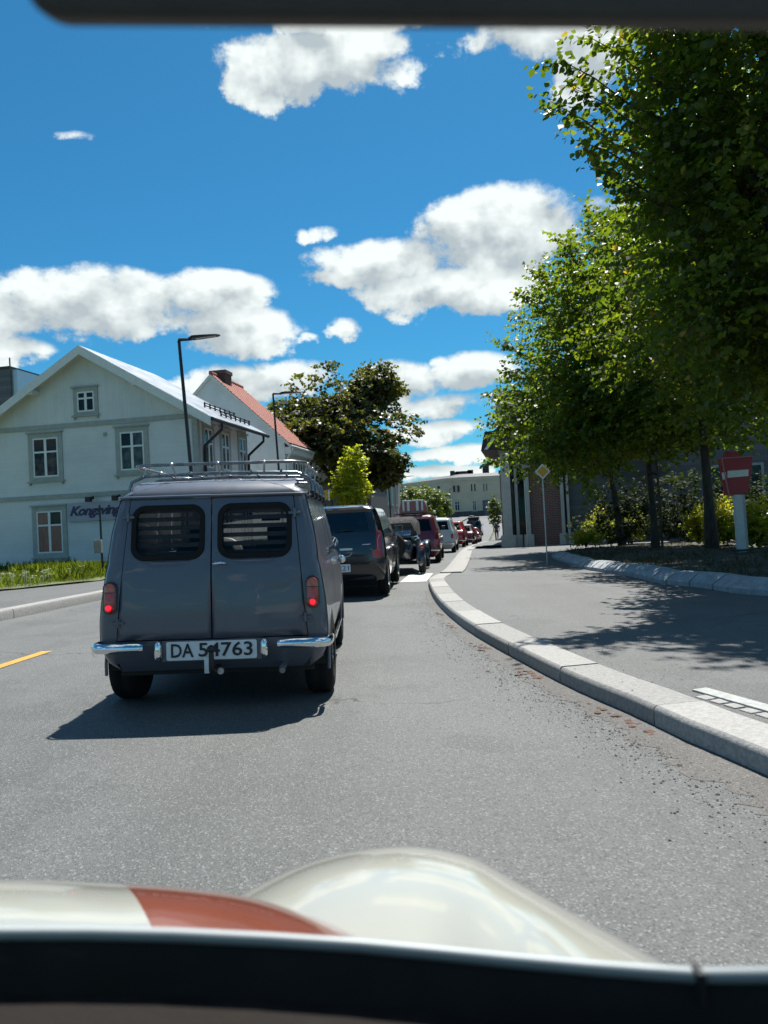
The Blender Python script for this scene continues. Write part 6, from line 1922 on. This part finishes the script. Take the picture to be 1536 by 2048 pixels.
# bonnet tapering to the front, brown stripe along its edge
edge = lambda Y: .010 - (Y - .58) * .48
sl_ = lambda Y: -.158 - (Y - .58) * .50
ys = frange(.545, 1.20, .02)
mb = MB(); vs = []; n = 37
for Y in ys:
    for i in range(n):
        x = -1.15 + (sl_(Y) - .0 + 1.15) * i / (n - 1); vs.append((x, Y, zb(x / Y, Y)))
mb.add(vs, [(j*n+i, j*n+i+1, (j+1)*n+i+1, (j+1)*n+i) for j in range(len(ys)-1) for i in range(n-1)])
bn = mb.build('bonnet', M_CREAM, oc, smooth=80, recalc=False)
mb = MB(); vs = []; n = 15
for Y in ys:
    for i in range(n):
        x = sl_(Y) + (edge(Y) - sl_(Y)) * i / (n - 1); vs.append((x, Y, zb(x / Y, Y) + (.0 if i < n - 1 else -.006)))
mb.add(vs, [(j*n+i, j*n+i+1, (j+1)*n+i+1, (j+1)*n+i) for j in range(len(ys)-1) for i in range(n-1)])
mb.build('bonnet_stripe', M_STRIPE, oc, smooth=80, recalc=False)
mb = MB(); mb.rings([[(edge(Y) - .002, Y, zb(edge(Y) / Y, Y) - .004), (edge(Y) + .03, Y, min(zb(edge(Y) / Y, Y) - .05, zw(edge(Y) / Y, Y) - .012))] for Y in ys], False, False, False); mb.build('wing_valley', M_CREAM, oc, smooth=60)
# windscreen lower edge: pale bright strip, black gasket, dashboard
line = [(-160, 1866), (0, 1866), (180, 1866), (350, 1870), (540, 1879), (720, 1891), (880, 1906), (1020, 1920), (1170, 1934), (1300, 1944), (1400, 1951), (1536, 1950), (1700, 1940)]
Yd = lambda x: .515 - .055 * ((x - 500) / 900) ** 2
mb = MB(); mb.tube([D(x, y, Yd(x)) for x, y in line], .0045, 8); mb.build('windscreen_trim', mat('bright trim', (.26, .29, .30), .5, .2, var=.05), oc, smooth=60)
mb = MB(); rs = []
for x, y in line:
    p = D(x, y, Yd(x)); rs.append([p + Vector((0, -.001, -.003)), p + Vector((0, -.006, -.006)), p + Vector((0, -.012, -.02)), p + Vector((0, -.014, -.05)), p + Vector((0, .02, -.06)), p + Vector((0, .03, -.03))])
mb.rings(rs); mb.build('windscreen_gasket', M_RUBBER, oc, smooth=60)
mb = MB(); rs = []
for x, y in line:
    p = D(x, y, Yd(x)); rs.append([p + Vector((0, -.012, -.032)), p + Vector((0, -.06, -.040)), p + Vector((0, -.12, -.052)), p + Vector((0, -.16, -.075)), p + Vector((0, -.17, -.16))])
mb.rings(rs, False, False, False); mb.build('dashboard', M_DASH, oc, smooth=60)
mb = MB(); p0 = D(1392, 1950, Yd(1392)); mb.box(p0 + Vector((0, -.004, -.004)), (.004, .012, .02)); mb.build('trim_joint', M_BLACKM, oc)
# sun visor across the top
Yv = .30
a = D(42, 6, Yv); b = D(1640, 16, Yv)
dx = (b - a).normalized(); uz = Vector((-dx.z, 0, dx.x))
z0 = D(300, 37, Yv)
h0 = (z0 - a).dot(uz)
mb = MB(); L = (b - a).length
pl_ = rrect(0, L, h0, h0 + .13, .016, 6)
mb.prism([a + dx * x + uz * z for x, z in pl_], (0, .016, .006)); mb.build('sun_visor', mat('visor vinyl', (.060, .055, .052), .75, var=.2, vscale=30, bump=.2, bscale=150), oc, bevel=.004)
# roof, side and wheel so that the car is a car from elsewhere too
mb = MB(); mb.bbox((-1.12, -1.7, 1.44), (.36, .10, 1.47)); mb.build('roof', M_CREAM, oc, bevel=.012)
for x in (-1.10, .34):
    mb = MB(); mb.tube([(x, .06, 1.45), (x, .30, 1.12), (x, .47, .80)], [.022, .02, .02], 8); mb.build('windscreen_pillar', M_CREAM, oc, smooth=50)
mb = MB(); mb.bbox((.33, -1.7, .25), (.36, .47, .80)); mb.build('door_panel', M_CREAM, oc, bevel=.01)
mb = MB(); mb.bbox((-1.12, -1.7, .25), (-1.09, .47, .80)); mb.build('door_panel', M_CREAM, oc, bevel=.01)
mb = MB(); mb.bbox((-1.08, -1.7, .20), (.32, .95, .25)); mb.build('floor_pan', M_UNDER, oc)
for x in (.28, -1.04): wheel(oc, x if x > 0 else x, .95, .27, .15)
